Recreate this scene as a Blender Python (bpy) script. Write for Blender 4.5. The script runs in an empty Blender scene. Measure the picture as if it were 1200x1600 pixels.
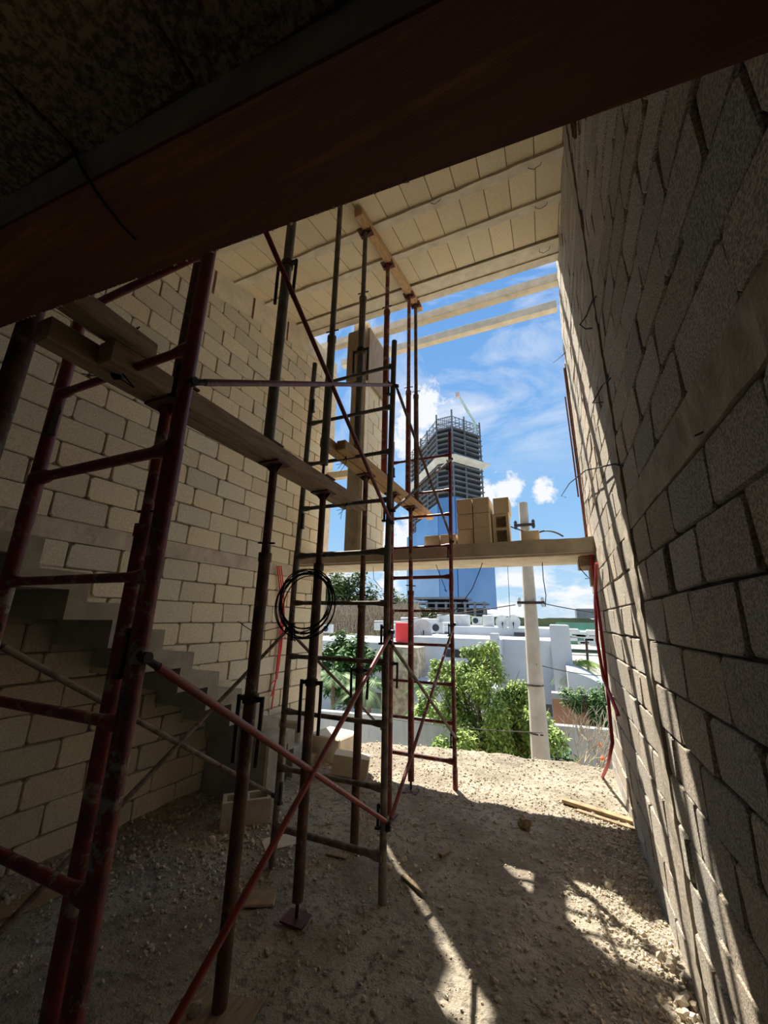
import bpy, math, random
from mathutils import Vector, Matrix, noise
import mathutils
random.seed(7)
sc = bpy.context.scene
COL = sc.collection
F = 600.0                      # focal length in pixels of the 1200x1600 frame
def norm(v): return v.normalized()
# orientation from the photograph's vanishing points (camera frame: x right, y down, z forward)
vY = norm(Vector((869-600, 972-800, F)))
vZ = Vector((639-600, -1355-800, F)); vZ = norm(vZ - vZ.dot(vY)*vY)
vX = norm(vY.cross(vZ))
if vX.x < 0: vX = -vX
ROT = Matrix((vX, vY, vZ))     # rows: world axes in the camera frame
# ---------------------------------------------------------------- camera
cam = bpy.data.cameras.new('camera'); cam.sensor_fit = 'HORIZONTAL'; cam.sensor_width = 36; cam.lens = 36*F/1200
cam.clip_start = .02; cam.clip_end = 5000
camo = bpy.data.objects.new('camera', cam); COL.objects.link(camo)
cx = Vector((vX.x, vY.x, vZ.x)); cy = -Vector((vX.y, vY.y, vZ.y)); cz = -Vector((vX.z, vY.z, vZ.z))
M = Matrix((cx, cy, cz)).transposed().to_4x4()
camo.matrix_world = M
sc.camera = camo
# ---------------------------------------------------------------- exposure, sky, sun
vs = sc.view_settings; vs.view_transform = 'Standard'; vs.look = 'None'; vs.exposure = 0.70; vs.gamma = 1.0; vs.use_curve_mapping = False
SUN_STRENGTH = 7.5
SKY_STRENGTH = 1.0
SUN_DIR = Vector((.43, -.46, -1.0))
sd = bpy.data.lights.new('sun', 'SUN'); sd.energy = SUN_STRENGTH; sd.angle = .0093; sd.color = (1, .945, .83)
so = bpy.data.objects.new('sun', sd); COL.objects.link(so)
so.rotation_euler = SUN_DIR.to_track_quat('-Z', 'Y').to_euler(); so.location = (-6, 10, 20)

def ray(u, v): return ROT @ Vector((u-600, v-800, F))
def atY(u, v, Y): r = ray(u, v); return r*(Y/r.y)
def atX(u, v, X): r = ray(u, v); return r*(X/r.x)
def atZ(u, v, Z): r = ray(u, v); return r*(Z/r.z)

def ramp(nt, stops, fac=None):
    n = nt.nodes.new('ShaderNodeValToRGB'); cr = n.color_ramp
    while len(cr.elements) > 1: cr.elements.remove(cr.elements[-1])
    cr.elements[0].position = stops[0][0]; cr.elements[0].color = (*stops[0][1], 1) if len(stops[0][1]) == 3 else stops[0][1]
    for p, c in stops[1:]:
        e = cr.elements.new(p); e.color = (*c, 1)
    if fac is not None: nt.links.new(fac, n.inputs[0])
    return n
def mixc(nt, fac, a, b, mode='MIX'):
    n = nt.nodes.new('ShaderNodeMix'); n.data_type = 'RGBA'; n.blend_type = mode
    for inp, v in ((n.inputs[0], fac), (n.inputs[6], a), (n.inputs[7], b)):
        if hasattr(v, 'links') or hasattr(v, 'is_linked'): nt.links.new(v, inp)
        elif isinstance(v, (int, float)): inp.default_value = v
        else: inp.default_value = (*v, 1)
    return n.outputs[2]
def nz(nt, vec, scale, detail=4, rough=.55, dist=0):
    n = nt.nodes.new('ShaderNodeTexNoise'); n.inputs['Scale'].default_value = scale; n.inputs['Detail'].default_value = detail
    n.inputs['Roughness'].default_value = rough; n.inputs['Distortion'].default_value = dist
    if vec is not None: nt.links.new(vec, n.inputs['Vector'])
    return n.outputs['Fac']
def math_(nt, op, a, b=None, c=None):
    n = nt.nodes.new('ShaderNodeMath'); n.operation = op
    for i, v in enumerate((a, b, c)):
        if v is None: continue
        if isinstance(v, (int, float)): n.inputs[i].default_value = v
        else: nt.links.new(v, n.inputs[i])
    return n.outputs[0]

def sky():
    w = bpy.data.worlds.new('sky'); sc.world = w; w.use_nodes = True; nt = w.node_tree; nt.nodes.clear()
    tc = nt.nodes.new('ShaderNodeTexCoord'); sep = nt.nodes.new('ShaderNodeSeparateXYZ'); nt.links.new(tc.outputs['Generated'], sep.inputs[0])
    z = sep.outputs[2]
    base = ramp(nt, [(0, (.38, .48, .56)), (.06, (.30, .45, .58)), (.22, (.20, .37, .58)), (.45, (.14, .295, .54)), (.75, (.095, .23, .49)), (1, (.07, .18, .44))], math_(nt, 'MAXIMUM', z, 0))
    mp = nt.nodes.new('ShaderNodeMapping'); nt.links.new(tc.outputs['Generated'], mp.inputs[0]); mp.inputs['Scale'].default_value = (1.3, 3.2, 2.2); mp.inputs['Rotation'].default_value = (.5, .3, .5)
    ci = nz(nt, mp.outputs[0], 1.7, 9, .62, .6)
    cf = ramp(nt, [(.42, (0, 0, 0)), (.66, (.95, .95, .95))], ci)
    up = ramp(nt, [(.30, (.0, .0, .0)), (.50, (1, 1, 1))], z)
    f1 = math_(nt, 'MULTIPLY', cf.outputs[0], up.outputs[0])
    # cumulus low over the horizon
    mp2 = nt.nodes.new('ShaderNodeMapping'); nt.links.new(tc.outputs['Generated'], mp2.inputs[0]); mp2.inputs['Scale'].default_value = (1, 1, 2.6)
    cu = nz(nt, mp2.outputs[0], 7, 8, .6)
    cuf = ramp(nt, [(.43, (0, 0, 0)), (.56, (1, 1, 1))], cu)
    low = ramp(nt, [(0, (.7, .7, .7)), (.02, (1, 1, 1)), (.11, (.95, .95, .95)), (.15, (0, 0, 0))], z)
    f2 = math_(nt, 'MULTIPLY', cuf.outputs[0], low.outputs[0])
    fac = math_(nt, 'MAXIMUM', f1, f2)
    # three small clouds standing at their own bearings
    for (u, v, rad) in ((793, 764, .045), (850, 768, .035), (757, 768, .04), (625, 855, .09), (640, 690, .07), (655, 640, .08)):
        d = norm(ray(u, v))
        dt = nt.nodes.new('ShaderNodeVectorMath'); dt.operation = 'DISTANCE'
        nn = nt.nodes.new('ShaderNodeVectorMath'); nn.operation = 'NORMALIZE'; nt.links.new(tc.outputs['Generated'], nn.inputs[0])
        nt.links.new(nn.outputs[0], dt.inputs[0]); dt.inputs[1].default_value = d
        e = math_(nt, 'DIVIDE', dt.outputs['Value'], rad)
        nn2 = nz(nt, tc.outputs['Generated'], 22, 6, .65)
        e2 = math_(nt, 'ADD', e, math_(nt, 'MULTIPLY', math_(nt, 'SUBTRACT', nn2, .5), 3.2))
        r = ramp(nt, [(.45, (1, 1, 1)), (.95, (0, 0, 0))], e2)
        fac = math_(nt, 'MAXIMUM', fac, math_(nt, 'MULTIPLY', r.outputs[0], .95))
    col = mixc(nt, fac, base.outputs[0], (.60, .61, .63))
    gz = ramp(nt, [(.49, (.22, .2, .15)), (.5, (1, 1, 1))], math_(nt, 'MULTIPLY_ADD', z, .5, .5))
    col = mixc(nt, 1.0, col, gz.outputs[0], 'MULTIPLY')
    bg = nt.nodes.new('ShaderNodeBackground'); nt.links.new(col, bg.inputs[0]); bg.inputs[1].default_value = SKY_STRENGTH
    o = nt.nodes.new('ShaderNodeOutputWorld'); nt.links.new(bg.outputs[0], o.inputs[0])
sky()

# ---------------------------------------------------------------- materials
def mat(name, col, col2=None, scale=8, lo=.4, hi=.6, rough=.85, metal=0, bump=0, bscale=60, vcol=False, spec=.3, dirt=None, dlo=.55, dhi=.62, dscale=5, bdist=.01, stretch=None):
    m = bpy.data.materials.new(name); m.use_nodes = True; nt = m.node_tree; b = nt.nodes['Principled BSDF']
    tc = nt.nodes.new('ShaderNodeTexCoord'); g = nt.nodes.new('ShaderNodeNewGeometry'); vec = tc.outputs['Object']
    if stretch:
        mp = nt.nodes.new('ShaderNodeMapping'); mp.inputs['Scale'].default_value = stretch; nt.links.new(vec, mp.inputs[0]); vec = mp.outputs[0]
    out = None
    if col2 is not None:
        r = ramp(nt, [(lo, col), (hi, col2)], nz(nt, vec, scale, 6, .6)); out = r.outputs[0]
    if dirt is not None:
        r = ramp(nt, [(dlo, (0, 0, 0)), (dhi, (1, 1, 1))], nz(nt, vec, dscale, 8, .7))
        out = mixc(nt, r.outputs[0], out if out is not None else col, dirt)
    if vcol:
        a = nt.nodes.new('ShaderNodeVertexColor'); a.layer_name = 'tint'
        out = mixc(nt, 1.0, out if out is not None else col, a.outputs[0], 'MULTIPLY')
    if out is None: b.inputs['Base Color'].default_value = (*col, 1)
    else: nt.links.new(out, b.inputs['Base Color'])
    b.inputs['Roughness'].default_value = rough; b.inputs['Metallic'].default_value = metal
    b.inputs['Specular IOR Level'].default_value = spec
    if bump:
        bn = nt.nodes.new('ShaderNodeBump'); bn.inputs['Strength'].default_value = bump; bn.inputs['Distance'].default_value = bdist
        nt.links.new(nz(nt, vec, bscale, 5, .65), bn.inputs['Height']); nt.links.new(bn.outputs[0], b.inputs['Normal'])
    return m
m_block = mat('limestone block', (.73, .635, .46), (.54, .465, .345), 80, .38, .62, .95, bump=.8, bscale=150, vcol=True, bdist=.006)
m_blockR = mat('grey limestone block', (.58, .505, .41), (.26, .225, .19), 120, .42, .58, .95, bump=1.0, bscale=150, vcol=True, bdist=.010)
m_mortar = mat('mortar', (.32, .28, .22), (.20, .17, .135), 20, .4, .65, .95, bump=.8, bscale=60)
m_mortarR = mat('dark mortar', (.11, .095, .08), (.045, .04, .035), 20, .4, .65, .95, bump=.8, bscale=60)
m_conc = mat('site concrete', (.55, .47, .36), (.40, .345, .27), 5, .35, .65, .92, bump=.5, bscale=40, dirt=(.27, .23, .18), dlo=.6, dhi=.72, dscale=9)
m_concR = mat('darker bond concrete', (.42, .36, .28), (.27, .23, .18), 6, .35, .65, .95, bump=.7, bscale=45, dirt=(.20, .17, .13), dlo=.55, dhi=.7, dscale=8)  # darker concrete for the right wall's bond beam and column
m_concl = mat('light concrete', (.74, .64, .49), (.58, .50, .38), 6, .35, .65, .92, bump=.4, bscale=45, dirt=(.38, .32, .25), dlo=.6, dhi=.75, dscale=7)
m_roofb = mat('roof filler block', (.80, .655, .445), (.66, .54, .365), 70, .35, .65, .95, bump=.6, bscale=160, vcol=True, bdist=.004)
m_ceil = mat('porous ceiling block', (.62, .47, .30), (.20, .15, .10), 75, .42, .58, .95, bump=1.0, bscale=90, vcol=True, bdist=.012)
m_stair = mat('stair concrete', (.42, .385, .31), (.31, .28, .22), 7, .35, .65, .92, bump=.4, bscale=50)
m_dirt = mat('crushed limestone ground', (.54, .47, .365), (.32, .27, .205), 2.2, .38, .62, .97, bump=1.0, bscale=45, dirt=(.22, .185, .145), dlo=.50, dhi=.62, dscale=17, bdist=.03)
m_street = mat('pale ground', (.50, .47, .40), (.33, .31, .25), .25, .4, .6, .95)
m_peb = mat('loose limestone', (.60, .52, .40), (.45, .385, .295), 9, .4, .6, .95, vcol=True)
m_red = mat('dark red scaffold paint', (.20, .026, .030), (.12, .018, .020), 10, .4, .6, .42, bump=.3, bscale=60, dirt=(.20, .16, .13), dlo=.60, dhi=.66, dscale=14, spec=.5)
m_red2 = mat('worn red scaffold paint', (.24, .038, .034), (.11, .026, .022), 12, .4, .6, .5, bump=.4, bscale=60, dirt=(.30, .25, .20), dlo=.54, dhi=.60, dscale=11, spec=.4)
m_bred = mat('bright red brace paint', (.30, .035, .030), (.19, .022, .020), 14, .4, .62, .4, bump=.2, bscale=60, dirt=(.40, .34, .28), dlo=.64, dhi=.70, dscale=20, spec=.5)
m_brown = mat('rusty brown steel', (.15, .078, .052), (.075, .042, .030), 14, .38, .62, .6, bump=.4, bscale=70, dirt=(.26, .21, .165), dlo=.55, dhi=.64, dscale=9)
m_dusty = mat('cement splashed tube', (.27, .225, .18), (.13, .095, .072), 12, .4, .6, .8, bump=.5, bscale=60, dirt=(.12, .045, .035), dlo=.58, dhi=.64, dscale=9)
m_grey = mat('grey prop steel', (.19, .18, .15), (.115, .11, .09), 12, .4, .6, .6, bump=.3, bscale=70, dirt=(.25, .22, .18), dlo=.56, dhi=.66, dscale=8)
m_iron = mat('black iron', (.028, .022, .020), (.05, .032, .026), 20, .4, .6, .55)
m_plate = mat('red brown plate', (.15, .05, .042), (.09, .035, .03), 20, .4, .6, .6)
m_wood = mat('rough pine', (.60, .38, .18), (.42, .25, .115), 5, .35, .65, .75, bump=.4, bscale=30, dirt=(.2, .12, .06), dlo=.60, dhi=.72, dscale=8, stretch=(9, 1.2, 9))
m_woodg = mat('weathered timber', (.40, .30, .19), (.24, .175, .11), 5, .35, .65, .8, bump=.5, bscale=30, dirt=(.09, .065, .045), dlo=.60, dhi=.70, dscale=7, stretch=(9, 1.2, 9))
m_ply = mat('formwork board', (.33, .25, .175), (.22, .165, .115), 4, .35, .65, .8, bump=.3, bscale=30, stretch=(8, 8, 1))
m_scrap = mat('scrap wood', (.42, .29, .16), (.28, .19, .11), 12, .35, .65, .85)
m_steelb = mat('red oxide beam paint', (.17, .060, .036), (.085, .028, .022), 1.6, .38, .62, .6, bump=.3, bscale=60, dirt=(.34, .15, .055), dlo=.50, dhi=.72, dscale=1.6, stretch=(.5, 6, 3))
m_bgrey = mat('beam side concrete', (.36, .34, .30), (.25, .24, .22), 6, .4, .6, .9, bump=.3)
m_hose = mat('red conduit', (.75, .045, .035), (.62, .03, .03), 6, .4, .6, .4, spec=.5)
m_hosed = mat('dark red conduit', (.42, .018, .024), (.33, .016, .02), 6, .4, .6, .45, spec=.5)
m_wire = mat('black wire', (.018, .017, .017), None, rough=.8, spec=.15)
m_rust = mat('rusty rebar', (.20, .075, .04), (.10, .045, .03), 30, .4, .6, .8)
m_white = mat('white house render', (.54, .55, .56), (.48, .49, .51), .6, .4, .6, .9)
m_bluew = mat('pale blue render', (.55, .58, .60), (.49, .52, .55), .6, .4, .6, .9)
m_fence = mat('grey fence render', (.46, .46, .44), (.34, .34, .33), .8, .35, .65, .9, dirt=(.22, .22, .22), dlo=.55, dhi=.72, dscale=1.4, stretch=(3, 3, .5))
m_stone = mat('stone cladding', (.66, .54, .38), (.36, .28, .19), 3.5, .4, .6, .9, bump=.6, bscale=6, bdist=.05)
m_dark = mat('dark window', (.02, .022, .026), None, rough=.2, spec=.5)
m_terra = mat('terracotta render', (.42, .22, .14), (.34, .17, .11), 2, .4, .6, .9)
m_leafA = mat('light green leaves', (.34, .43, .10), (.18, .28, .06), 2.5, .4, .6, .6)
m_leafB = mat('mid green leaves', (.085, .19, .035), (.05, .12, .03), 2.5, .4, .6, .6)
m_leafC = mat('olive green leaves', (.16, .22, .07), (.08, .13, .04), .5, .4, .6, .7)
m_palm = mat('palm green', (.26, .36, .17), (.15, .24, .09), 2, .4, .6, .6)
m_bark = mat('bark', (.20, .155, .115), (.12, .09, .07), 6, .4, .6, .9)
m_brush = mat('dry brush', (.50, .42, .31), (.32, .26, .19), 3, .4, .6, .9)
m_flower = mat('orange flower', (.9, .18, .05), None)
m_pole = mat('pole concrete', (.46, .41, .34), (.36, .32, .26), 3, .35, .65, .9, bump=.2, bscale=30)
m_tower = mat('raw tower concrete', (.17, .19, .22), (.12, .135, .16), .15, .4, .6, .9)
m_towerd = mat('shaded floor interior', (.035, .043, .055), None, rough=.95)  # near-black: shade of open tower floors put into colour; inner wall, grilles share it
m_canopy = mat('pale canopy panels', (.62, .63, .62), (.50, .51, .50), .2, .4, .6, .8)
m_crane = mat('pale green crane', (.50, .66, .62), None, rough=.6)
m_craner = mat('white and red crane head', (.7, .5, .48), None, rough=.6)
m_tank = mat('white plastic', (.58, .58, .56), (.48, .48, .46), 2, .4, .6, .5)
m_redbox = mat('red tank', (.75, .05, .05), None, rough=.5)
m_green = mat('green awning', (.14, .36, .27), (.10, .22, .17), .05, .4, .6, .8)
m_sheet = mat('curved sheet roof', (.55, .57, .60), (.46, .48, .51), .6, .4, .6, .5, metal=.3)
m_insul = mat('insulator', (.05, .035, .03), None, rough=.3, spec=.6)
m_horizon = mat('far trees', (.10, .13, .07), (.06, .085, .05), .02, .4, .6, .95)
def glassmat():
    m = bpy.data.materials.new('blue curtain glass'); m.use_nodes = True; nt = m.node_tree; b = nt.nodes['Principled BSDF']
    tc = nt.nodes.new('ShaderNodeTexCoord')
    mp = nt.nodes.new('ShaderNodeMapping'); nt.links.new(tc.outputs['Object'], mp.inputs[0]); mp.inputs['Scale'].default_value = (.03, .03, .03)
    v = nz(nt, mp.outputs[0], 1.2, 3, .5)
    r = ramp(nt, [(.35, (.09, .21, .42)), (.65, (.13, .28, .52))], v)  # sky and cloud reflections put into the glass colour as two blues
    nt.links.new(r.outputs[0], b.inputs['Base Color']); b.inputs['Roughness'].default_value = .18; b.inputs['Specular IOR Level'].default_value = .9; b.inputs['Metallic'].default_value = .35
    return m
m_glass = glassmat()

# ---------------------------------------------------------------- mesh builder
class MB:
    def __init__(s): s.v = []; s.f = []; s.mi = []; s.c = []; s.sm = []
    def add(s, vs, fs, mi=0, col=(1, 1, 1), smooth=False):
        o = len(s.v); s.v += [tuple(p) for p in vs]
        for f in fs: s.f.append(tuple(i+o for i in f)); s.mi.append(mi); s.c.append(col); s.sm.append(smooth)
    def box(s, a, b, mi=0, col=(1, 1, 1), R=None, piv=None, jit=0):
        x0, y0, z0 = a; x1, y1, z1 = b
        vs = [Vector(p) for p in ((x0, y0, z0), (x1, y0, z0), (x1, y1, z0), (x0, y1, z0), (x0, y0, z1), (x1, y0, z1), (x1, y1, z1), (x0, y1, z1))]
        if jit: vs = [p+Vector((random.uniform(-jit, jit) for _ in range(3))) for p in vs]
        if R is not None:
            c = Vector(piv) if piv is not None else sum(vs, Vector())/8
            vs = [R @ (p-c)+c for p in vs]
        s.add(vs, [(0, 3, 2, 1), (4, 5, 6, 7), (0, 1, 5, 4), (1, 2, 6, 5), (2, 3, 7, 6), (3, 0, 4, 7)], mi, col)
    def bbox(s, a, b, bev=.006, R=None, piv=None, mi=0, col=(1, 1, 1)):
        """box with chamfered edges"""
        x0, y0, z0 = a; x1, y1, z1 = b; t = bev
        vs = []; idx = {}
        for i, X in enumerate((x0, x1)):
            for j, Y in enumerate((y0, y1)):
                for k, Z in enumerate((z0, z1)):
                    sx, sy, sz = (1, -1)[i], (1, -1)[j], (1, -1)[k]
                    idx[(i, j, k, 0)] = len(vs); vs.append(Vector((X, Y+sy*t, Z+sz*t)))
                    idx[(i, j, k, 1)] = len(vs); vs.append(Vector((X+sx*t, Y, Z+sz*t)))
                    idx[(i, j, k, 2)] = len(vs); vs.append(Vector((X+sx*t, Y+sy*t, Z)))
        fs = []
        for i in (0, 1): fs.append([idx[(i, 0, 0, 0)], idx[(i, 1, 0, 0)], idx[(i, 1, 1, 0)], idx[(i, 0, 1, 0)]])
        for j in (0, 1): fs.append([idx[(0, j, 0, 1)], idx[(1, j, 0, 1)], idx[(1, j, 1, 1)], idx[(0, j, 1, 1)]])
        for k in (0, 1): fs.append([idx[(0, 0, k, 2)], idx[(1, 0, k, 2)], idx[(1, 1, k, 2)], idx[(0, 1, k, 2)]])
        for i in (0, 1):
            for j in (0, 1): fs.append([idx[(i, j, 0, 0)], idx[(i, j, 0, 1)], idx[(i, j, 1, 1)], idx[(i, j, 1, 0)]])
            for k in (0, 1): fs.append([idx[(i, 0, k, 0)], idx[(i, 0, k, 2)], idx[(i, 1, k, 2)], idx[(i, 1, k, 0)]])
        for j in (0, 1):
            for k in (0, 1): fs.append([idx[(0, j, k, 1)], idx[(0, j, k, 2)], idx[(1, j, k, 2)], idx[(1, j, k, 1)]])
        for i in (0, 1):
            for j in (0, 1):
                for k in (0, 1): fs.append([idx[(i, j, k, q)] for q in (0, 1, 2)])
        if R is not None:
            c = Vector(piv) if piv is not None else sum(vs, Vector())/len(vs)
            vs = [R @ (p-c)+c for p in vs]
        s.add(vs, fs, mi, col)
    def tube(s, p0, p1, r0, r1=None, n=12, cap=True, mi=0, col=(1, 1, 1)):
        r1 = r0 if r1 is None else r1
        s.path([p0, p1], [r0, r1], n, cap, mi, col)
    def path(s, pts, r, n=8, cap=True, mi=0, col=(1, 1, 1), closed=False):
        pts = [Vector(p) for p in pts]; m = len(pts)
        rs = r if isinstance(r, (list, tuple)) else [r]*m
        vs = []; up = None
        for i, p in enumerate(pts):
            if closed: d = pts[(i+1) % m]-pts[i-1]
            else: d = pts[min(i+1, m-1)]-pts[max(i-1, 0)]
            d = d.normalized() if d.length > 1e-9 else Vector((0, 0, 1))
            if up is None: up = Vector((1, 0, 0)) if abs(d.x) < .8 else Vector((0, 1, 0))
            a = (up-d*up.dot(d)); a = a.normalized() if a.length > 1e-6 else d.orthogonal().normalized()
            up = a; b = d.cross(a)
            for k in range(n):
                t = 2*math.pi*k/n; vs.append(p+(a*math.cos(t)+b*math.sin(t))*rs[i])
        fs = []
        for i in range(m if closed else m-1):
            j = (i+1) % m
            for k in range(n): fs.append((i*n+k, i*n+(k+1) % n, j*n+(k+1) % n, j*n+k))
        s.add(vs, fs, mi, col, True)
        if cap and not closed:
            s.add(vs[:n], [tuple(range(n))[::-1]], mi, col); s.add(vs[-n:], [tuple(range(n))], mi, col)
    def prism(s, poly, d, mi=0, col=(1, 1, 1)):
        """poly: list of 3D points, extruded along vector d"""
        n = len(poly); d = Vector(d); vs = [Vector(p) for p in poly]+[Vector(p)+d for p in poly]
        fs = [tuple(range(n))[::-1], tuple(range(n, 2*n))]+[(i, (i+1) % n, n+(i+1) % n, n+i) for i in range(n)]
        s.add(vs, fs, mi, col)
    def blob(s, c, r, sub=1, jit=.25, col=(1, 1, 1), flat=1.0, mi=0):
        vs, fs = ICO[sub]; c = Vector(c); q = mathutils.Euler((random.random()*6, random.random()*6, random.random()*6)).to_matrix()
        sx, sy = random.uniform(.7, 1.3), random.uniform(.7, 1.2)
        out = []
        for p in vs:
            k = r*(1+random.uniform(-jit, jit)); w = q @ Vector((p.x*k*sx, p.y*k*sy, p.z*k*.8)); w.z *= flat; out.append(c+w)
        s.add(out, fs, mi, col)
    def build(s, name, mats, parent=None, collection=COL):
        off = Vector()
        q = parent
        while q is not None: off += q.location; q = q.parent
        me = bpy.data.meshes.new(name); me.from_pydata([tuple(Vector(p)-off) for p in s.v], [], s.f)
        if not isinstance(mats, (list, tuple)): mats = [mats]
        for m in mats: me.materials.append(m)
        me.polygons.foreach_set('material_index', s.mi); me.polygons.foreach_set('use_smooth', s.sm)
        if any(c != (1, 1, 1) for c in s.c):
            at = me.color_attributes.new('tint', 'FLOAT_COLOR', 'CORNER'); buf = []
            for f, c in zip(s.f, s.c): buf += [c[0], c[1], c[2], 1]*len(f)
            at.data.foreach_set('color', buf)
        elif any(m in VC for m in mats):
            at = me.color_attributes.new('tint', 'FLOAT_COLOR', 'CORNER'); at.data.foreach_set('color', [1.0]*4*sum(len(f) for f in s.f))
        me.update()
        o = bpy.data.objects.new(name, me); collection.objects.link(o)
        if parent is not None: o.parent = parent
        return o
VC = (m_block, m_blockR, m_roofb, m_ceil, m_peb)
def _ico():
    import bmesh
    out = {}
    for sub in (1, 2):
        bm = bmesh.new(); bmesh.ops.create_icosphere(bm, subdivisions=sub, radius=1)
        bm.verts.ensure_lookup_table(); out[sub] = ([v.co.copy() for v in bm.verts], [tuple(v.index for v in f.verts) for f in bm.faces]); bm.free()
    return out
ICO = _ico()
def tag(o, label, cat=None, group=None, kind=None):
    o['label'] = label
    if cat: o['category'] = cat
    if group: o['group'] = group
    if kind: o['kind'] = kind
    return o
def thing(name, label, cat, loc, group=None):
    o = bpy.data.objects.new(name, None); COL.objects.link(o); o.location = loc; o.empty_display_size = .1
    return tag(o, label, cat, group)
def struct(mb, name, mats, label, cat='building'):
    o = mb.build(name, mats); return tag(o, label, cat, None, 'structure')
def one(mb, name, mats, label, cat, group=None, kind=None):
    o = mb.build(name, mats); return tag(o, label, cat, group, kind)
def tint(a=.12, warm=.05):
    k = 1+random.uniform(-a, a); w = random.uniform(-warm, warm); return (k*(1+w), k, k*(1-w))

FL = -1.70                       # floor level below the eye
XR = .462                        # right wall plane
def XL(y): return -3.603+.0412*y # left wall plane (slightly splayed)
def zroof(y): return 3.40+.28*y  # underside of the sloping roof

# ================================================================ SETTING
def ycrest(x):
    pts = [(-6, 5.0), (-3.2, 5.1), (-2.36, 5.5), (-1.0, 5.72), (.44, 5.85), (3, 6.1)]
    for (a, b), (c, d) in zip(pts, pts[1:]):
        if x <= c: return b+(d-b)*max(0, (x-a))/(c-a)
    return 6.1
def floor_h(x, y):
    h = FL
    h += .030*noise.noise((x*1.1, y*1.1, 3))+.018*noise.noise((x*3.5, y*3.5, 7))+.010*noise.noise((x*9, y*9, 1))+.007*noise.noise((x*21, y*21, 5))
    lw = x-XL(y)
    if lw < .5 and y < 4.5: h += .06*(1-max(lw, 0)/.5)**2 - .05
    yc = ycrest(x)+.10*noise.noise((x*2, 0, 9))
    if y > yc-.5 and y <= yc: h += .05*(1-(yc-y)/.5)
    if y > yc: h += .05-min((y-yc)*1.1+.3*(y-yc)**2, 4.6)+.10*noise.noise((x*2, y*2, 4))
    return h
g = MB()
xs = [-5.5+i*.04 for i in range(int(9.5/.04)+1)]; ys = [-3.2+i*.04 for i in range(int(12/.04)+1)]
vv = [(x, y, floor_h(x, y)) for y in ys for x in xs]; nx = len(xs)
ff = [(j*nx+i, j*nx+i+1, (j+1)*nx+i+1, (j+1)*nx+i) for j in range(len(ys)-1) for i in range(nx-1)]
g.add(vv, ff, 0, (1, 1, 1), True)
struct(g, 'floor', m_dirt, 'dusty crushed limestone ground of the unfinished room', 'ground')

g = MB(); g.add([(-900, 8, -6.05), (900, 8, -6.05), (900, 2500, -6.05), (-900, 2500, -6.05)], [(0, 1, 2, 3)])
g.add([(-60, -10, -6.06), (60, -10, -6.06), (60, 9, -6.06), (-60, 9, -6.06)], [(0, 1, 2, 3)])
struct(g, 'floor', m_street, 'pale open ground a storey below the room', 'ground')

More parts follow.
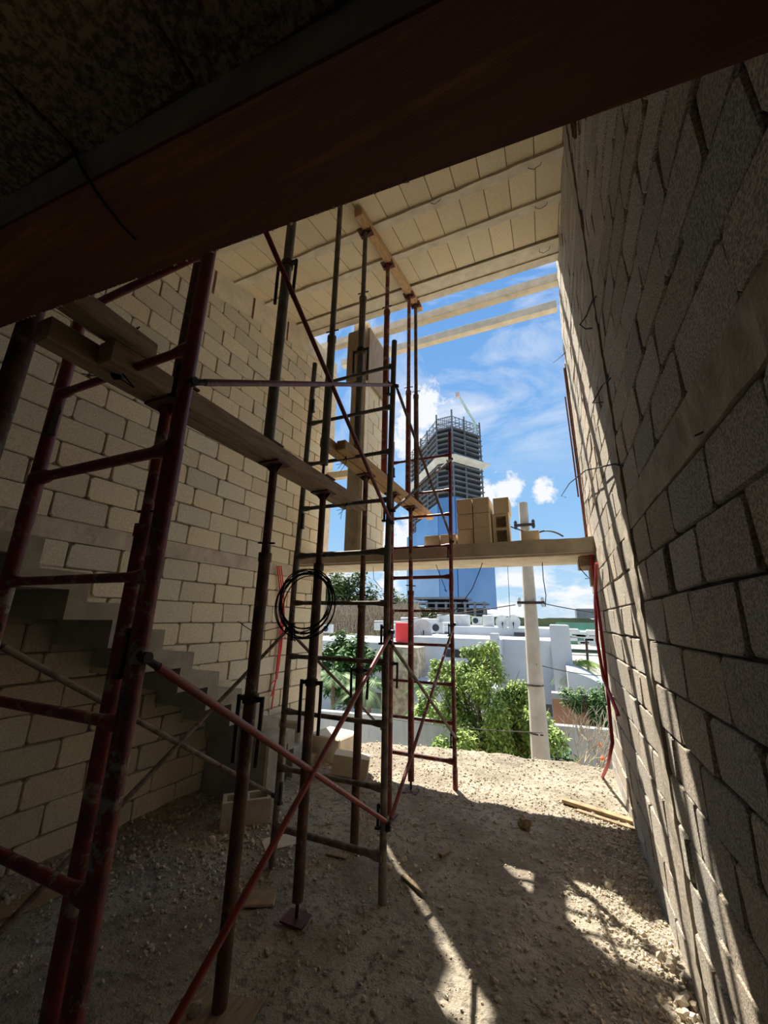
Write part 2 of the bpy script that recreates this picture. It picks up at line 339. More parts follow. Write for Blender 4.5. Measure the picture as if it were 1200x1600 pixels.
BLH, BLL = .2095, .413           # course height, block length
def block_wall(name, label, s0, s1, z0, ztop, place, mats, courses_at, bands, cols, bulge, jw=.010, ends=None, wide=None, thick=.15, tn=.10, backs=None):
    """place(s, z, d) -> point, d metres proud of the wall plane into the room"""
    w = MB()
    zt = max(ztop(s0), ztop(s1))
    rows = []
    b0_, b1_ = bands[0]
    k = 0
    while b0_-k*BLH > z0: rows.append((b0_-(k+1)*BLH, b0_-k*BLH)); k += 1
    k = 0
    while b1_+k*BLH < zt: rows.append((b1_+k*BLH, b1_+(k+1)*BLH)); k += 1
    for k, (za, zb) in enumerate(rows):
        # bond beam interrupts the courses
        skip = False
        for (b0, b1) in bands:
            if za < b1-.02 and zb > b0+.02:
                if za < b0-.03: zb = b0
                elif zb > b1+.03: za = b1
                else: skip = True
        if skip or zb-za < .04: continue
        s = s0-random.uniform(0, .02)-(BLL/2 if k % 2 else 0)
        while s < s1:
            L = BLL*(random.uniform(.96, 1.03)); e = s+L
            segs = [(max(s, s0), min(e, s1))]
            for (c0, c1, cz0, cz1) in cols:
                ns = []
                for (a, b) in segs:
                    if zb <= cz0 or za >= cz1 or b <= c0 or a >= c1: ns.append((a, b)); continue
                    if a < c0: ns.append((a, c0))
                    if b > c1: ns.append((c1, b))
                segs = ns
            for (a, b) in segs:
                if ends: b = min(b, ends((za+zb)/2)+random.uniform(-.03, .03))
                if b-a < .05: continue
                zz = min(zb, ztop((a+b)/2)+.05)
                if zz-za < .04: continue
                j = jw*random.uniform(.55, 1.3)/2; jr = j
                if wide and wide((a+b)/2, (za+zz)/2) and random.random() < .55: jr = j+random.uniform(.008, .035)
                d = random.uniform(-.003, .005); tx = random.uniform(-.004, .004); ty = random.uniform(-.003, .003)
                A, B, C, D = a+j, b-jr, za+j, zz-j
                r = lambda q=.004: random.uniform(-q, q)
                bv = .009
                outer = [(A+r(), C+r()), (B+r(), C+r()), (B+r(), D+r()), (A+r(), D+r())]
                o8 = []; i8 = []
                cr = min(.022, (B-A)*.2, (D-C)*.2)
                sg = [(1, 1), (-1, 1), (-1, -1), (1, -1)]
                for (p, q), (su, sv) in zip(outer, sg):
                    kk = cr*random.uniform(.3, 1.2)
                    u1 = (p+su*kk, q); u2 = (p, q+sv*kk)
                    pr = (u2, u1) if su*sv > 0 else (u1, u2)
                    for (uu, vv_) in pr:
                        o8.append((uu, vv_)); i8.append((uu+su*bv*.6+r(.002), vv_+sv*bv*.6+r(.002)))
                top = [place(u, v, d+tx*(1 if u > (A+B)/2 else -1)+ty*(1 if v > (C+D)/2 else -1)+.004) for (u, v) in i8]
                mid = [place(u, v, d-.004) for (u, v) in o8]
                bot = [place(u, v, -.030) for (u, v) in o8]
                vs = top+mid+bot
                fs = [tuple(range(8))]+[(8+i, 8+(i+1) % 8, (i+1) % 8, i) for i in range(8)]+[(16+i, 16+(i+1) % 8, 8+(i+1) % 8, 8+i) for i in range(8)]
                w.add(vs, fs, 0, tint(tn, .05))
            s = e
    # mortar bed behind, following the same outline
    N = 40
    for i in range(N):
        a = s0+(s1-s0)*i/N; b = s0+(s1-s0)*(i+1)/N
        za, zb_ = z0, z0
        seg = 24
        for q in range(seg):
            u0 = q/seg; u1 = (q+1)/seg
            z00 = z0+(ztop(a)-z0)*u0; z01 = z0+(ztop(a)-z0)*u1; z10 = z0+(ztop(b)-z0)*u0; z11 = z0+(ztop(b)-z0)*u1
            if ends and ends((z00+z11)/2) < (a+b)/2+.02: continue
            ds = [-.020+.004*random.random(), -thick]
            vs = [place(a, z00, ds[0]), place(b, z10, ds[0]), place(b, z11, ds[0]), place(a, z01, ds[0]), place(a, z00, ds[1]), place(b, z10, ds[1]), place(b, z11, ds[1]), place(a, z01, ds[1])]
            w.add(vs, [(0, 1, 2, 3), (7, 6, 5, 4), (0, 4, 5, 1), (1, 5, 6, 2), (2, 6, 7, 3), (3, 7, 4, 0)], 1)
    return struct(w, name, mats, label, 'wall')

YB = -3.1
def endR(z):
    pts = [(-2, 5.83), (-1.7, 5.83), (-1, 5.6), (2.5, 5.45), (3.4, 5.62), (4.4, 5.05), (5.2, 4.65)]
    for (a, b), (c, d) in zip(pts, pts[1:]):
        if z <= c: return b+(d-b)*(z-a)/(c-a)
    return 4.65
def topR(y): return min(zroof(y)+.2, 5.1)
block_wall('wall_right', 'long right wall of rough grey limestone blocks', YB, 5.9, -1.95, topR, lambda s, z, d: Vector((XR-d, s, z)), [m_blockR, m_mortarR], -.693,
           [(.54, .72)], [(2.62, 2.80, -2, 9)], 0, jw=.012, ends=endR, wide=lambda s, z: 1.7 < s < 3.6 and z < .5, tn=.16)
def topL(y): return min(zroof(y)-.05, 4.62) if y < 4.6 else 4.62
block_wall('wall_left', 'long left wall of cream limestone blocks', YB, 5.40, -2.0, topL, lambda s, z, d: Vector((XL(s)+d, s, z)), [m_block, m_mortar], -.693,
           [(.555, .716)], [(2.38, 2.56, -2, 9), (5.18, 5.4, -2, 9), (-1.0, -.8, -2, 9)], 0, jw=.010, tn=.10)
# concrete bond beams and columns set in the walls
def rough_bar(name, pts4, d, mats, label, div=26, amp=.006):
    w = MB()
    (a0, z0), (a1, z1), place = pts4
    nx_ = max(2, int(abs(a1-a0)/.06)); nz_ = max(2, int(abs(z1-z0)/.06))
    P = [[place(a0+(a1-a0)*i/nx_, z0+(z1-z0)*j/nz_, d+amp*noise.noise((a0*3+i*.7, z0*5+j*.7, d*9))*1.5) for i in range(nx_+1)] for j in range(nz_+1)]
    Bk = [[place(a0+(a1-a0)*i/nx_, z0+(z1-z0)*j/nz_, -.03) for i in range(nx_+1)] for j in range(nz_+1)]
    vs = [p for r_ in P for p in r_]; W = nx_+1
    fs = [(j*W+i, j*W+i+1, (j+1)*W+i+1, (j+1)*W+i) for j in range(nz_) for i in range(nx_)]
    w.add(vs, fs)
    edge = [P[0][i] for i in range(W)]+[P[j][-1] for j in range(1, nz_+1)]+[P[-1][i] for i in range(nx_-1, -1, -1)]+[P[j][0] for j in range(nz_-1, 0, -1)]
    eb = [Bk[0][i] for i in range(W)]+[Bk[j][-1] for j in range(1, nz_+1)]+[Bk[-1][i] for i in range(nx_-1, -1, -1)]+[Bk[j][0] for j in range(nz_-1, 0, -1)]
    n = len(edge); w.add(edge+eb, [(i, n+i, n+(i+1) % n, (i+1) % n) for i in range(n)])
    return struct(w, name, mats, label, 'wall trim')
PL = lambda s, z, d: Vector((XL(s)+d, s, z))
PR = lambda s, z, d: Vector((XR-d, s, z))
rough_bar('trim_1', ((YB, .555), (5.4, .716), PL), .006, m_conc, 'grey concrete bond beam across the left wall')
rough_bar('trim_2', ((2.38, -1.95), (2.56, 4.0), PL), .010, m_concl, 'upright concrete column set into the left wall')
rough_bar('trim_3', ((5.18, -1.9), (5.42, 4.4), PL), .010, m_concl, 'concrete column at the open end of the left wall')
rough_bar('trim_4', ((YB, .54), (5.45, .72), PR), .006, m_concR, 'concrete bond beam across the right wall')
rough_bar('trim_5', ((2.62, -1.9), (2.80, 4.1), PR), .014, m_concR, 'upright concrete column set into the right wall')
# sloping capping beam under the roof on the left wall
w = MB(); n = 24
for i in range(n):
    a = 2.55+(5.35-2.55)*i/n; b = 2.55+(5.35-2.55)*(i+1)/n
    def zb_(y): return min(3.13+.25*y, 4.32)
    def zt_(y): return min(zroof(y)+.02, 4.66-.0*y) if y < 4.6 else 4.66-(y-4.6)*.1
    v = [PL(a, zb_(a), .03), PL(b, zb_(b), .03), PL(b, zt_(b), .03), PL(a, zt_(a), .03), PL(a, zb_(a), -.1), PL(b, zb_(b), -.1), PL(b, zt_(b), -.1), PL(a, zt_(a), -.1)]
    w.add(v, [(0, 1, 2, 3), (0, 4, 5, 1), (3, 2, 6, 7), (0, 3, 7, 4), (1, 5, 6, 2)])
struct(w, 'trim_6', m_concl, 'sloping concrete capping beam along the top of the left wall', 'beam')
for (yy, lb) in ((2.62, 'at its near end'), (3.25, 'below the second roof joist'), (3.95, 'near the roof edge')):
    w = MB(); p = PL(yy, 3.13+.25*yy-.02, .033); w.box(p+Vector((0, -.012, 0)), p+Vector((.006, .012, .34)))
    one(w, 'rust_streaked_strap', m_rust, 'rusty strap on the sloping capping beam '+lb, 'strap', 'straps on the capping beam')
# unseen back wall and hidden upper storey; opening added to let fill light in
w = MB(); w.box((-3.9, YB-.2, -2), (-2.0, YB, 4.2)); w.box((-1.4, YB-.2, -2), (.7, YB, 4.2)); w.box((-2.0, YB-.2, .4), (-1.4, YB, 4.2)); struct(w, 'wall_back', m_conc, 'unseen concrete wall behind the viewer with an opening added for fill light', 'wall')

# near ceiling (filler blocks) above the viewer
ZC = 1.123
w = MB()
for i in range(-12, 6):
    x0 = -.621+i*.386
    if x0 > XR or x0+.386 < -3.7: continue
    y = .376+.063*(x0+.19)+.022; k = 0
    while y > YB:
        L = 1.1 if k == 0 else .9
        w.bbox((max(x0+.003, -3.65), y-L+.004, ZC+random.uniform(0, .004)), (min(x0+.383, XR), y-.004, ZC+.1), .006, col=tint(.1, .03)); y -= L; k += 1
w.box((-3.7, YB, ZC+.02), (XR+.1, .47, ZC+.22), 1)
struct(w, 'ceiling', [m_ceil, m_bgrey], 'low ceiling of porous blocks over the viewer', 'ceiling')
w = MB()
def bn(x): return .376+.063*x
def bf(x): return .613+.0746*x
xa, xb = -3.62, XR
sb = thing('steel_beam', 'wide dark red oxide steel beam crossing overhead under the low ceiling', 'beam', (-1.5, .4, .95))
for (za, zc, o1, o2) in ((.95, .966, 0, 0),):
    w.add([(xa, bn(xa), za), (xb, bn(xb), za), (xb, bf(xb), za), (xa, bf(xa), za), (xa, bn(xa), zc), (xb, bn(xb), zc), (xb, bf(xb), zc), (xa, bf(xa), zc)],
          [(0, 3, 2, 1), (4, 5, 6, 7), (0, 1, 5, 4), (1, 2, 6, 5), (2, 3, 7, 6), (3, 0, 4, 7)])
w.build('bottom_flange', m_steelb, sb)
w = MB(); w.prism([(xa, bn(xa)+.002, .966), (xb, bn(xb)+.002, .966), (xb, bn(xb)+.02, 1.18), (xa, bn(xa)+.02, 1.18)], (0, .12, 0)); w.build('grey_side', m_bgrey, sb)['label'] = 'grey cement-coloured side of the beam'
w = MB(); w.prism([(xa, bf(xa)-.06, .966), (xb, bf(xb)-.06, .966), (xb, bf(xb)-.06, 1.33), (xa, bf(xa)-.06, 1.33)], (0, .03, 0)); w.build('web', m_steelb, sb)
# small pale specks along the far lower edge
w = MB()
for i in range(90):
    x = random.uniform(-1.9, -.2); w.blob((x, bf(x)-.001, .950), random.uniform(.0015, .004), 1, .4)
w.build('pale_specks', m_concl, sb)['kind'] = 'stuff'
w = MB(); w.path([atZ(108, 222, 1.116), atZ(119, 242, 1.108), atZ(124, 256, 1.04), atZ(133, 272, .944), atZ(160, 313, .943), atZ(190, 352, .944), atZ(212, 374, .940)], .0035, 6)
one(w, 'tie_wire', m_wire, 'black wire draped down the side and underside of the red overhead beam', 'wire')

# main sloping roof: joists and filler blocks
w = MB()
JY = [-2.55, -2.0, -1.45, -.9, -.35, .2, .75, 1.30, 1.85, 2.40, 2.95, 3.50, 4.10]
SL = Matrix.Rotation(math.atan(.28), 3, 'X')
def rp(x, y, h): return Vector((x, y, zroof(y)+h))
for a, b in zip(JY, JY[1:]):
    y0 = a+.055; y1 = b-.045
    if b > 4: y1 = b+.02
    x = -3.55
    while x < XR:
        x1 = min(x+.252*random.uniform(.97, 1.02), XR+.02); dz = random.uniform(-.004, .006); jt = .0035
        c = tint(.06, .03)
        p = [rp(x+jt, y0, dz), rp(x1-jt, y0, dz), rp(x1-jt, y1, dz), rp(x+jt, y1, dz)]
        q = [v+Vector((0, 0, .02)) for v in p]
        bvv = [rp(x+jt+.004, y0+.004, dz-.004), rp(x1-jt-.004, y0+.004, dz-.004), rp(x1-jt-.004, y1-.004, dz-.004), rp(x+jt+.004, y1-.004, dz-.004)]
        w.add(bvv+p+q, [(3, 2, 1, 0)]+[(i, (i+1) % 4, 4+(i+1) % 4, 4+i) for i in range(4)]+[(4+i, 4+(i+1) % 4, 8+(i+1) % 4, 8+i) for i in range(4)], 0, c)
        x = x1
w.add([rp(-3.75, YB, .014), rp(XR+.15, YB, .014), rp(XR+.15, 4.5, .014), rp(-3.75, 4.5, .014), rp(-3.75, YB, .2), rp(XR+.15, YB, .2), rp(XR+.15, 4.5, .2), rp(-3.75, 4.5, .2)],
      [(3, 2, 1, 0), (4, 5, 6, 7), (0, 1, 5, 4), (1, 2, 6, 5), (2, 3, 7, 6), (3, 0, 4, 7)], 1)
struct(w, 'ceiling', [m_roofb, m_mortar], 'high sloping roof of pale filler blocks', 'ceiling')
ordn = {1.85: 'fourth', 1.30: 'fifth', .75: 'sixth', .2: 'seventh'}
names = {2.40: 'third joist from the open roof edge', 2.95: 'second joist from the open roof edge', 3.50: 'joist nearest the open roof edge'}
for jy in JY[5:-1]:
    w = MB(); y0, y1 = jy-.055, jy+.06
    seg = 40
    for i in range(seg):
        xa_ = -3.5+(XR+3.5)*i/seg; xb_ = -3.5+(XR+3.5)*(i+1)/seg
        def ed(x, y, h): return rp(x, y+.012*noise.noise((x*6, y*3, 2)), h-.012+.008*noise.noise((x*5, y*9, 1)))
        v = [ed(xa_, y0, -.018), ed(xb_, y0, -.018), ed(xb_, y1, -.018), ed(xa_, y1, -.018), ed(xa_, y0-.01, .01), ed(xb_, y0-.01, .01), ed(xb_, y1+.01, .01), ed(xa_, y1+.01, .01)]
        w.add(v, [(3, 2, 1, 0), (0, 1, 5, 4), (2, 3, 7, 6)])
    lb = names.get(jy, 'further back under the high roof')
    if jy == 2.40 or jy > 2.4 or jy > 1.5:
        one(w, 'roof_joist', m_concl, 'pale concrete roof joist between rows of filler blocks, '+names.get(jy, 'fourth joist from the open roof edge'), 'joist', 'roof joists')
    else:
        one(w, 'roof_joist', m_concl, 'pale concrete roof joist, '+ordn[jy]+' from the open roof edge, above the red beam', 'joist', 'roof joists')
eb = thing('roof_edge_beam', 'pale concrete edge beam along the open end of the sloping roof', 'beam', (-1.5, 4.3, zroof(4.3)))
w = MB(); w.prism([rp(-3.5, 4.14, -.03), rp(-3.5, 4.42, -.03), rp(-3.5, 4.42, .2), rp(-3.5, 4.14, .2)], (XR+3.5, 0, 0)); w.build('beam_body', m_concl, eb)
w = MB(); w.prism([rp(-3.5, 4.42, -.05), rp(-3.5, 4.58, -.05), rp(-3.5, 4.58, .2), rp(-3.5, 4.42, .2)], (XR+3.5, 0, 0)); w.build('drip_edge', m_concl, eb)
# hook wires hanging from the joists
for (u, v, y, lb) in ((680, 310, 3.0, 'beside the long pale timber'), (835, 255, 3.0, 'on the second joist close to the right wall'), (845, 318, 3.5, 'on the joist nearest the open edge'), (850, 388, 4.2, 'on the roof edge beam')):
    p = atY(u, v, y); zz = zroof(y)-.02; p = p*(zz/p.z)
    w = MB(); w.path([p+Vector((-.05, 0, .01)), p+Vector((-.06, 0, -.03)), p+Vector((-.01, .01, -.06)), p+Vector((.05, 0, -.05)), p+Vector((.07, 0, 0)), p+Vector((.06, 0, .03))], .003, 5)
    one(w, 'wire_hook', m_wire, 'thin wire hook hanging '+lb, 'wire', 'hooks on the roof joists')

# crossing slab strip at first-floor level, with pergola beams beyond
w = MB(); nseg = 60
for i in range(nseg):
    xa_ = -3.42+(XR+3.42)*i/nseg; xb_ = -3.42+(XR+3.42)*(i+1)/nseg
    def tp(x): return .905+.010*noise.noise((x*8, 1, 1))+.012*noise.noise((x*2.2, 4, 1))
    v = []
    for x in (xa_, xb_): v += [Vector((x, 4.65, .74)), Vector((x, 5.52, .72)), Vector((x, 5.52, tp(x+9))), Vector((x, 4.66+.008*noise.noise((x*9, 2, 2)), tp(x)))]
    w.add(v, [(0, 4, 5, 1), (1, 5, 6, 2), (2, 6, 7, 3), (3, 7, 4, 0)], 0)
w.box((-3.42, 4.70, .715), (XR, 5.50, .735), 1)  # paler soffit sheet: bounced light from below put into its colour
struct(w, 'trim_7', [m_conc, m_concl], 'rough concrete slab strip spanning the opening at first-floor height', 'slab')
for (y, zc, lb) in ((5.07, 4.80, 'nearer of the two beyond the roof edge'), (5.86, 5.02, 'farther of the two beyond the roof edge')):
    w = MB(); w.bbox((-3.55, y-.06, zc-.07), (XR+.02, y+.07, zc+.08), .008)
    one(w, 'concrete_beam', m_concl, 'slim pale concrete pergola beam against the sky, '+lb, 'beam', 'pergola beams')
w = MB(); w.bbox((-3.38, 5.25, 2.28), (-2.62, 5.37, 2.40), .006); one(w, 'concrete_beam', m_concl, 'short concrete tie beam between left wall and standing pier', 'beam')

# pier standing on the slab, blocks with a concrete front and boarded top
pier = thing('block_pier', 'tall pier of limestone blocks and concrete standing on the crossing slab', 'pier', (-2.35, 4.85, .905))
w = MB(); w.bbox((-2.64, 4.66, .90), (-2.44, 4.9, 4.72), .006); w.build('concrete_column', m_conc, pier)
w = MB(); w.bbox((-2.44, 4.665, .90), (-2.385, 4.78, 4.7), .004); w.build('corner_strip', m_concl, pier)
w = MB(); zc = .91; k = 0
while zc < 4.65:
    q = 4.78-(.2 if k % 2 else 0)
    while q < 5.48:
        a, b = max(q, 4.785), min(q+.40, 5.48)
        if b-a > .05:
            w.bbox((-2.60, a+.004, zc+.004), (-2.39+random.uniform(-.003, .003), b-.004, zc+.205), .007, col=tint(.08, .04))
        q += .41
    zc += .21; k += 1
w.box((-2.58, 4.79, .91), (-2.402, 5.46, 4.7), 1)
w.build('block_face', [m_block, m_mortar], pier)
w = MB(); w.bbox((-2.70, 4.60, 3.60), (-2.41, 4.65, 4.52), .004); w.bbox((-2.38, 4.66, 3.58), (-2.34, 5.50, 4.56), .004); w.bbox((-2.72, 4.62, 3.62), (-2.66, 5.3, 4.52), .004)
w.build('formwork_boards', m_ply, pier)['label'] = 'brown boards clamped round the top'
# blocks stacked on the slab
def hollow_block(loc, size, ax, name, label, group, m, R=None, holes=2):
    """size: (x, y, z); ax: axis index along which the two cores run"""
    t = .036; w = MB(); sx, sy, sz = size
    o = [i for i in range(3) if i != ax]; lng = max(o, key=lambda i: size[i]); sht = [i for i in o if i != lng][0]
    lo = [-size[i]/2 for i in range(3)]; hi = [size[i]/2 for i in range(3)]
    def piece(r):
        a = list(lo); b = list(hi)
        for ax_, (p, q) in r.items(): a[ax_] = p; b[ax_] = q
        w.bbox(a, b, .003)
    piece({sht: (lo[sht], lo[sht]+t)}); piece({sht: (hi[sht]-t, hi[sht])})
    L = size[lng]
    for c in ([lo[lng], -t/2, hi[lng]-t] if holes == 2 else [lo[lng], hi[lng]-t]): piece({sht: (lo[sht]+t-.002, hi[sht]-t+.002), lng: (c, c+t)})
    if ax == 1: w.box((lo[0]+.01, hi[1]-.04, lo[2]+.01), (hi[0]-.01, hi[1]-.02, hi[2]-.01))
    else: w.box((lo[0]+.01, lo[1]+.01, lo[2]+.05) if ax == 2 else (lo[0]+.15, lo[1]+.01, lo[2]+.01), (hi[0]-.01, hi[1]-.01, lo[2]+.08) if ax == 2 else (lo[0]+.18, hi[1]-.01, hi[2]-.01))
    if R is not None: w.v = [tuple(R @ Vector(p)) for p in w.v]
    w.v = [tuple(Vector(p)+Vector(loc)) for p in w.v]
    w.c = [(1.001, 1, 1)]*len(w.c)
    o_ = w.build(name, m); tag(o_, label, 'block', group); return o_
m_stack = mat('new tan block', (.70, .58, .41), (.56, .46, .32), 70, .35, .65, .95, bump=.5, bscale=160, bdist=.004)
zs = .918; GB = 'limestone blocks lying on the crossing slab'
cols3 = [(-.955, 4.98), (-.745, 4.98)]
pos = ['left', 'right']; lvl = ['bottom', 'middle', 'top']
for ci, (x, y) in enumerate(cols3):
    for k in range(3):
        hollow_block((x+random.uniform(-.006, .006), y+random.uniform(-.02, .02), zs+.1+k*.201), (.2, .4, .196), 2, 'limestone_block',
                     'tan block at the %s of the %s column of the three-high stack on the slab' % (lvl[k], pos[ci]), GB, m_stack)
hollow_block((-.53, 5.0, zs+.2), (.2, .2, .4), 1, 'limestone_block', 'upright tan block whose two square holes face the room', GB, m_stack)
hollow_block((-.51, 5.02, zs+.4+.1), (.19, .3, .2), 2, 'limestone_block', 'topmost tan block, resting on the upright hollow one', GB, m_stack)
hollow_block((-1.18, 4.98, zs+.075), (.2, .4, .15), 2, 'limestone_block', 'single low tan block just left of the stack, touching it', GB, m_stack)
hollow_block((-1.40, 4.99, zs+.075), (.2, .4, .15), 2, 'limestone_block', 'leftmost low tan block lying on the slab', GB, m_stack)
hollow_block((-.19, 4.97, zs+.065), (.2, .35, .13), 2, 'limestone_block', 'lone tan block on the slab in front of the utility pole', GB, m_stack)

# ================================================================ STAIRS
st = thing('staircase', 'raw concrete folded staircase climbing along the left wall', 'staircase', (-3.15, 3.9, FL))
sx0, sx1 = -3.50, -2.85; T = .115
def stairstep(k):
    y = 3.48-.31*(k-4)+0; z = -.86+.187*(k-4)
    return y, z
for k in range(0, 13):
    y, z = stairstep(k)              # nosing (far, top edge) of step k
    w = MB()
    if k <= 1: w.bbox((sx0, y-.31, FL-.2), (sx1, y, z), .008)
    else:
        poly = [(sx0, y, z), (sx0, y, z-.187), (sx0, y-T, z-.187-T+.0), (sx0, y-T, z-T), (sx0, y-.31-T, z-T), (sx0, y-.31, z)]
        # riser + tread, folded plate
        w.prism([(sx0, y, z), (sx0, y, z-.187), (sx0, y-T, z-.187), (sx0, y-T, z)], (sx1-sx0, 0, 0))
        w.prism([(sx0, y-T+.002, z), (sx0, y-T+.002, z-T), (sx0, y-.31-T, z-T), (sx0, y-.31-T, z)], (sx1-sx0, 0, 0))
    w.build('step', m_stair, st)
w = MB(); w.bbox((-3.46, 3.40, FL-.1), (-2.66, 3.72, -1.13), .02); w.build('base_block', m_stair, st)
# rough plaster patch that the stair left on the wall
w = MB()
for k in range(3, 12):
    y, z = stairstep(k); p = PL(y-.25, z-.03, .006); w.box((p.x-.02, y-.42, z-.16), (p.x+.012, y+.16, z+.17), jit=.012)
one(w, 'mortar_patch', m_conc, 'rough stepped mortar patch on the left wall above the staircase', 'mortar')
w = MB(); w.bbox((-3.40, 4.25, FL-.1), (-2.92, 4.62, -1.20), .02, R=Matrix.Rotation(.1, 3, 'Z')); one(w, 'concrete_pedestal', m_conc, 'rough concrete stub at the foot of the left wall beside the stairs', 'block')
w = MB(); w.bbox((-3.0, 4.62, FL-.05), (-2.50, 5.05, -1.42), .015, R=Matrix.Rotation(-.15, 3, 'Z')); one(w, 'concrete_pedestal', m_concl, 'sunlit low concrete lump behind the stub', 'block')

# ================================================================ SCAFFOLD
def frame(name, label, xr, xl, y, z0, z1, rungs, mt, dx=0, pin=True, thickbot=True, tilt=0, rad=.0235):
    t = thing(name, label, 'scaffold frame', ((xr+xl)/2, y, z0), 'scaffold frames')
    def X(x, z): return x+dx*(z-z0)
    def Y(z): return y+tilt*(z-z0)
    for x in (xr, xl):
        w = MB(); w.tube((X(x, z0), Y(z0), z0), (X(x, z1), Y(z1), z1), rad, n=16)
        if pin: w.tube((X(x, z0), Y(z0), z0+.0), (X(x, z0+.22), Y(z0+.22), z0+.20), rad+.004, n=16)
        w.build('post', mt, t)
    for i, z in enumerate(rungs):
        w = MB(); r = .0165 if i not in (0,) else .0215
        a = Vector((X(xl, z), Y(z), z)); b = Vector((X(xr, z), Y(z), z)); d = b-a
        w.path([a, a+d*.06, a+d*.12, a+d*.88, a+d*.94, b], [r*1.5, r*1.45, r, r, r*1.45, r*1.6], 10)
        w.build('rung', mt, t)
    for x in (xr, xl):
        for z in (z0+.45, z0+1.58):
            w = MB(); s = 1 if x == xl else -1
            px_ = X(x, z)+s*.035
            w.box((min(px_, X(x, z)), Y(z)-.006, z+.05), (max(px_, X(x, z)), Y(z)+.006, z+.07)); w.box((px_-.006, Y(z)-.02, z-.05), (px_+.006, Y(z)+.0, z+.08)); w.box((px_-.015, Y(z)-.03, z-.06), (px_+.015, Y(z), z-.045))
            w.build('brace_latch', m_iron, t)
    return t
RL = [-1.46, -1.085, -.70, -.30, .115]; RU = [.505, .925, 1.345, 1.76, 2.165]
AX, AY = -1.145, .82
frame('scaffold_frame', 'nearest lower red ladder frame at the left edge of the view', AX, -1.97, AY, FL, .35, RL, m_red2, rad=.027)
frame('scaffold_frame', 'nearest upper red ladder frame, rising behind the overhead beam', AX, -1.97, AY, .35, 2.45, [.55, .955, 1.42, 1.85], m_red, rad=.0255)
frame('scaffold_frame', 'middle lower ladder frame splashed with cement', -1.148, -1.997, 2.712, FL, .35, RL, m_dusty)
frame('scaffold_frame', 'middle upper dark ladder frame', -1.15, -1.995, 2.712, .35, 2.42, RU, m_grey, dx=.018)
frame('scaffold_frame', 'farthest lower red ladder frame at the gravel edge', -1.117, -1.925, 4.539, FL, .33, [-1.44, -1.075, -.69, -.28, .10], m_red2, dx=.008)
frame('scaffold_frame', 'farthest upper red ladder frame, its top against the tower', -1.10, -1.905, 4.539, .33, 2.38, [.498, .875, 1.27, 1.585, 2.063], m_red, dx=.02)
def brace(p, q, mt, label, r=.0135, sag=0):
    p = Vector(p); q = Vector(q); d = (q-p).normalized()
    t = thing('cross_brace', label, 'scaffold brace', p, 'scaffold cross braces')
    w = MB(); w.path([p+d*.06, p+(q-p)*.5+Vector((0, 0, -sag)), q-d*.06], r, 10); w.build('tube', mt, t)
    for e, s in ((p, 1), (q, -1)):
        w = MB(); w.box(e+Vector((-.004, -.0, -.018)), e+Vector((.004, .0, .018))+Vector((0, 0, 0)))
        w = MB(); w.path([e-d*s*.02, e+d*s*.08], [.010, r*.9], 8); w.tube(e+Vector((-.02, 0, 0)), e+Vector((.02, 0, 0)), .016, n=10); w.build('flat_end', m_iron, t)
o = .03
brace((AX+o, AY, -.12), (-1.148+o, 2.712, -1.27), m_bred, 'bright red brace descending to the right from the nearest post')
brace((-1.148+o+.01, 2.712, -.09), (AX+o+.01, AY, -1.30), m_bred, 'bright red brace descending toward the viewer, in front of the other red one')
brace((-1.97-o, AY, -.10), (-1.997-o, 2.712, -1.27), m_dusty, 'pale dusty brace descending from the upper left to the middle frame')
brace((-1.997-o, 2.712, -.10), (-1.97-o, AY, -1.32), m_dusty, 'dusty brace descending leftward behind the nearest post')
brace((AX+o, AY, 1.95), (-1.15+o, 2.712, .73), m_red, 'dark red brace dropping steeply from the overhead beam')
brace((AX+o, AY, .80), (-1.15+o, 2.712, 1.97), m_red, 'nearly level looking dark red brace high between the posts')
brace((-1.148+o, 2.712, -.16), (-1.117+o, 4.539, -1.22), m_dusty, 'thin brace from the middle frame down to the farthest post')
brace((-1.11+o, 4.539, -.05), (-1.148+o, 2.712, -1.30), m_red2, 'thin rusty brace from the farthest post down to the middle frame')
brace((-1.12+o, 2.712, 1.95), (-1.10+o, 4.539, .92), m_brown, 'thin brown brace sloping across the tower')
brace((-1.08+o, 4.539, 2.00), (-1.14+o, 2.712, .83), m_dusty, 'thin cement-grey brace crossing in front of the tower')
brace((-1.99-o, 2.712, -.10), (-1.925-o, 4.539, -1.22), m_brown, 'thin brown brace behind the wire coil')

# timber carriers
def timber(name, pts, wd, ht, mt, label, group=None, roll=0, bev=.006):
    a, b = Vector(pts[0]), Vector(pts[1]); d = (b-a); L = d.length; d.normalize()
    side = d.cross(Vector((0, 0, 1))).normalized(); up = side.cross(d)
    w = MB(); w.bbox((-wd/2, 0, -ht/2), (wd/2, L, ht/2), bev)
    R = Matrix((side, d, up)).transposed()
    # knock the straightness a little
    w.v = [tuple(R @ Vector((p[0]+.004*noise.noise((p[1]*2, 1, wd)), p[1]+random.uniform(-.006, .006), p[2]))+a) for p in w.v]
    return one(w, name, mt, label, 'timber', group)
zt1 = .925
timber('timber_beam', ((-1.58, .56, zt1+.045), (-1.60, 2.86, zt1+.045)), .085, .09, m_woodg, 'long weathered timber on the near props, left one of the pair')
timber('timber_beam', ((-1.49, .72, zt1+.045), (-1.51, 2.96, zt1+.045)), .085, .09, m_woodg, 'long weathered timber on the near props, right one of the pair')
timber('timber_offcut', ((-1.45, .53, zt1+.130), (-1.475, .87, zt1+.130)), .10, .075, m_woodg, 'short weathered timber lying on the near end of the pair')
zt2 = 1.335
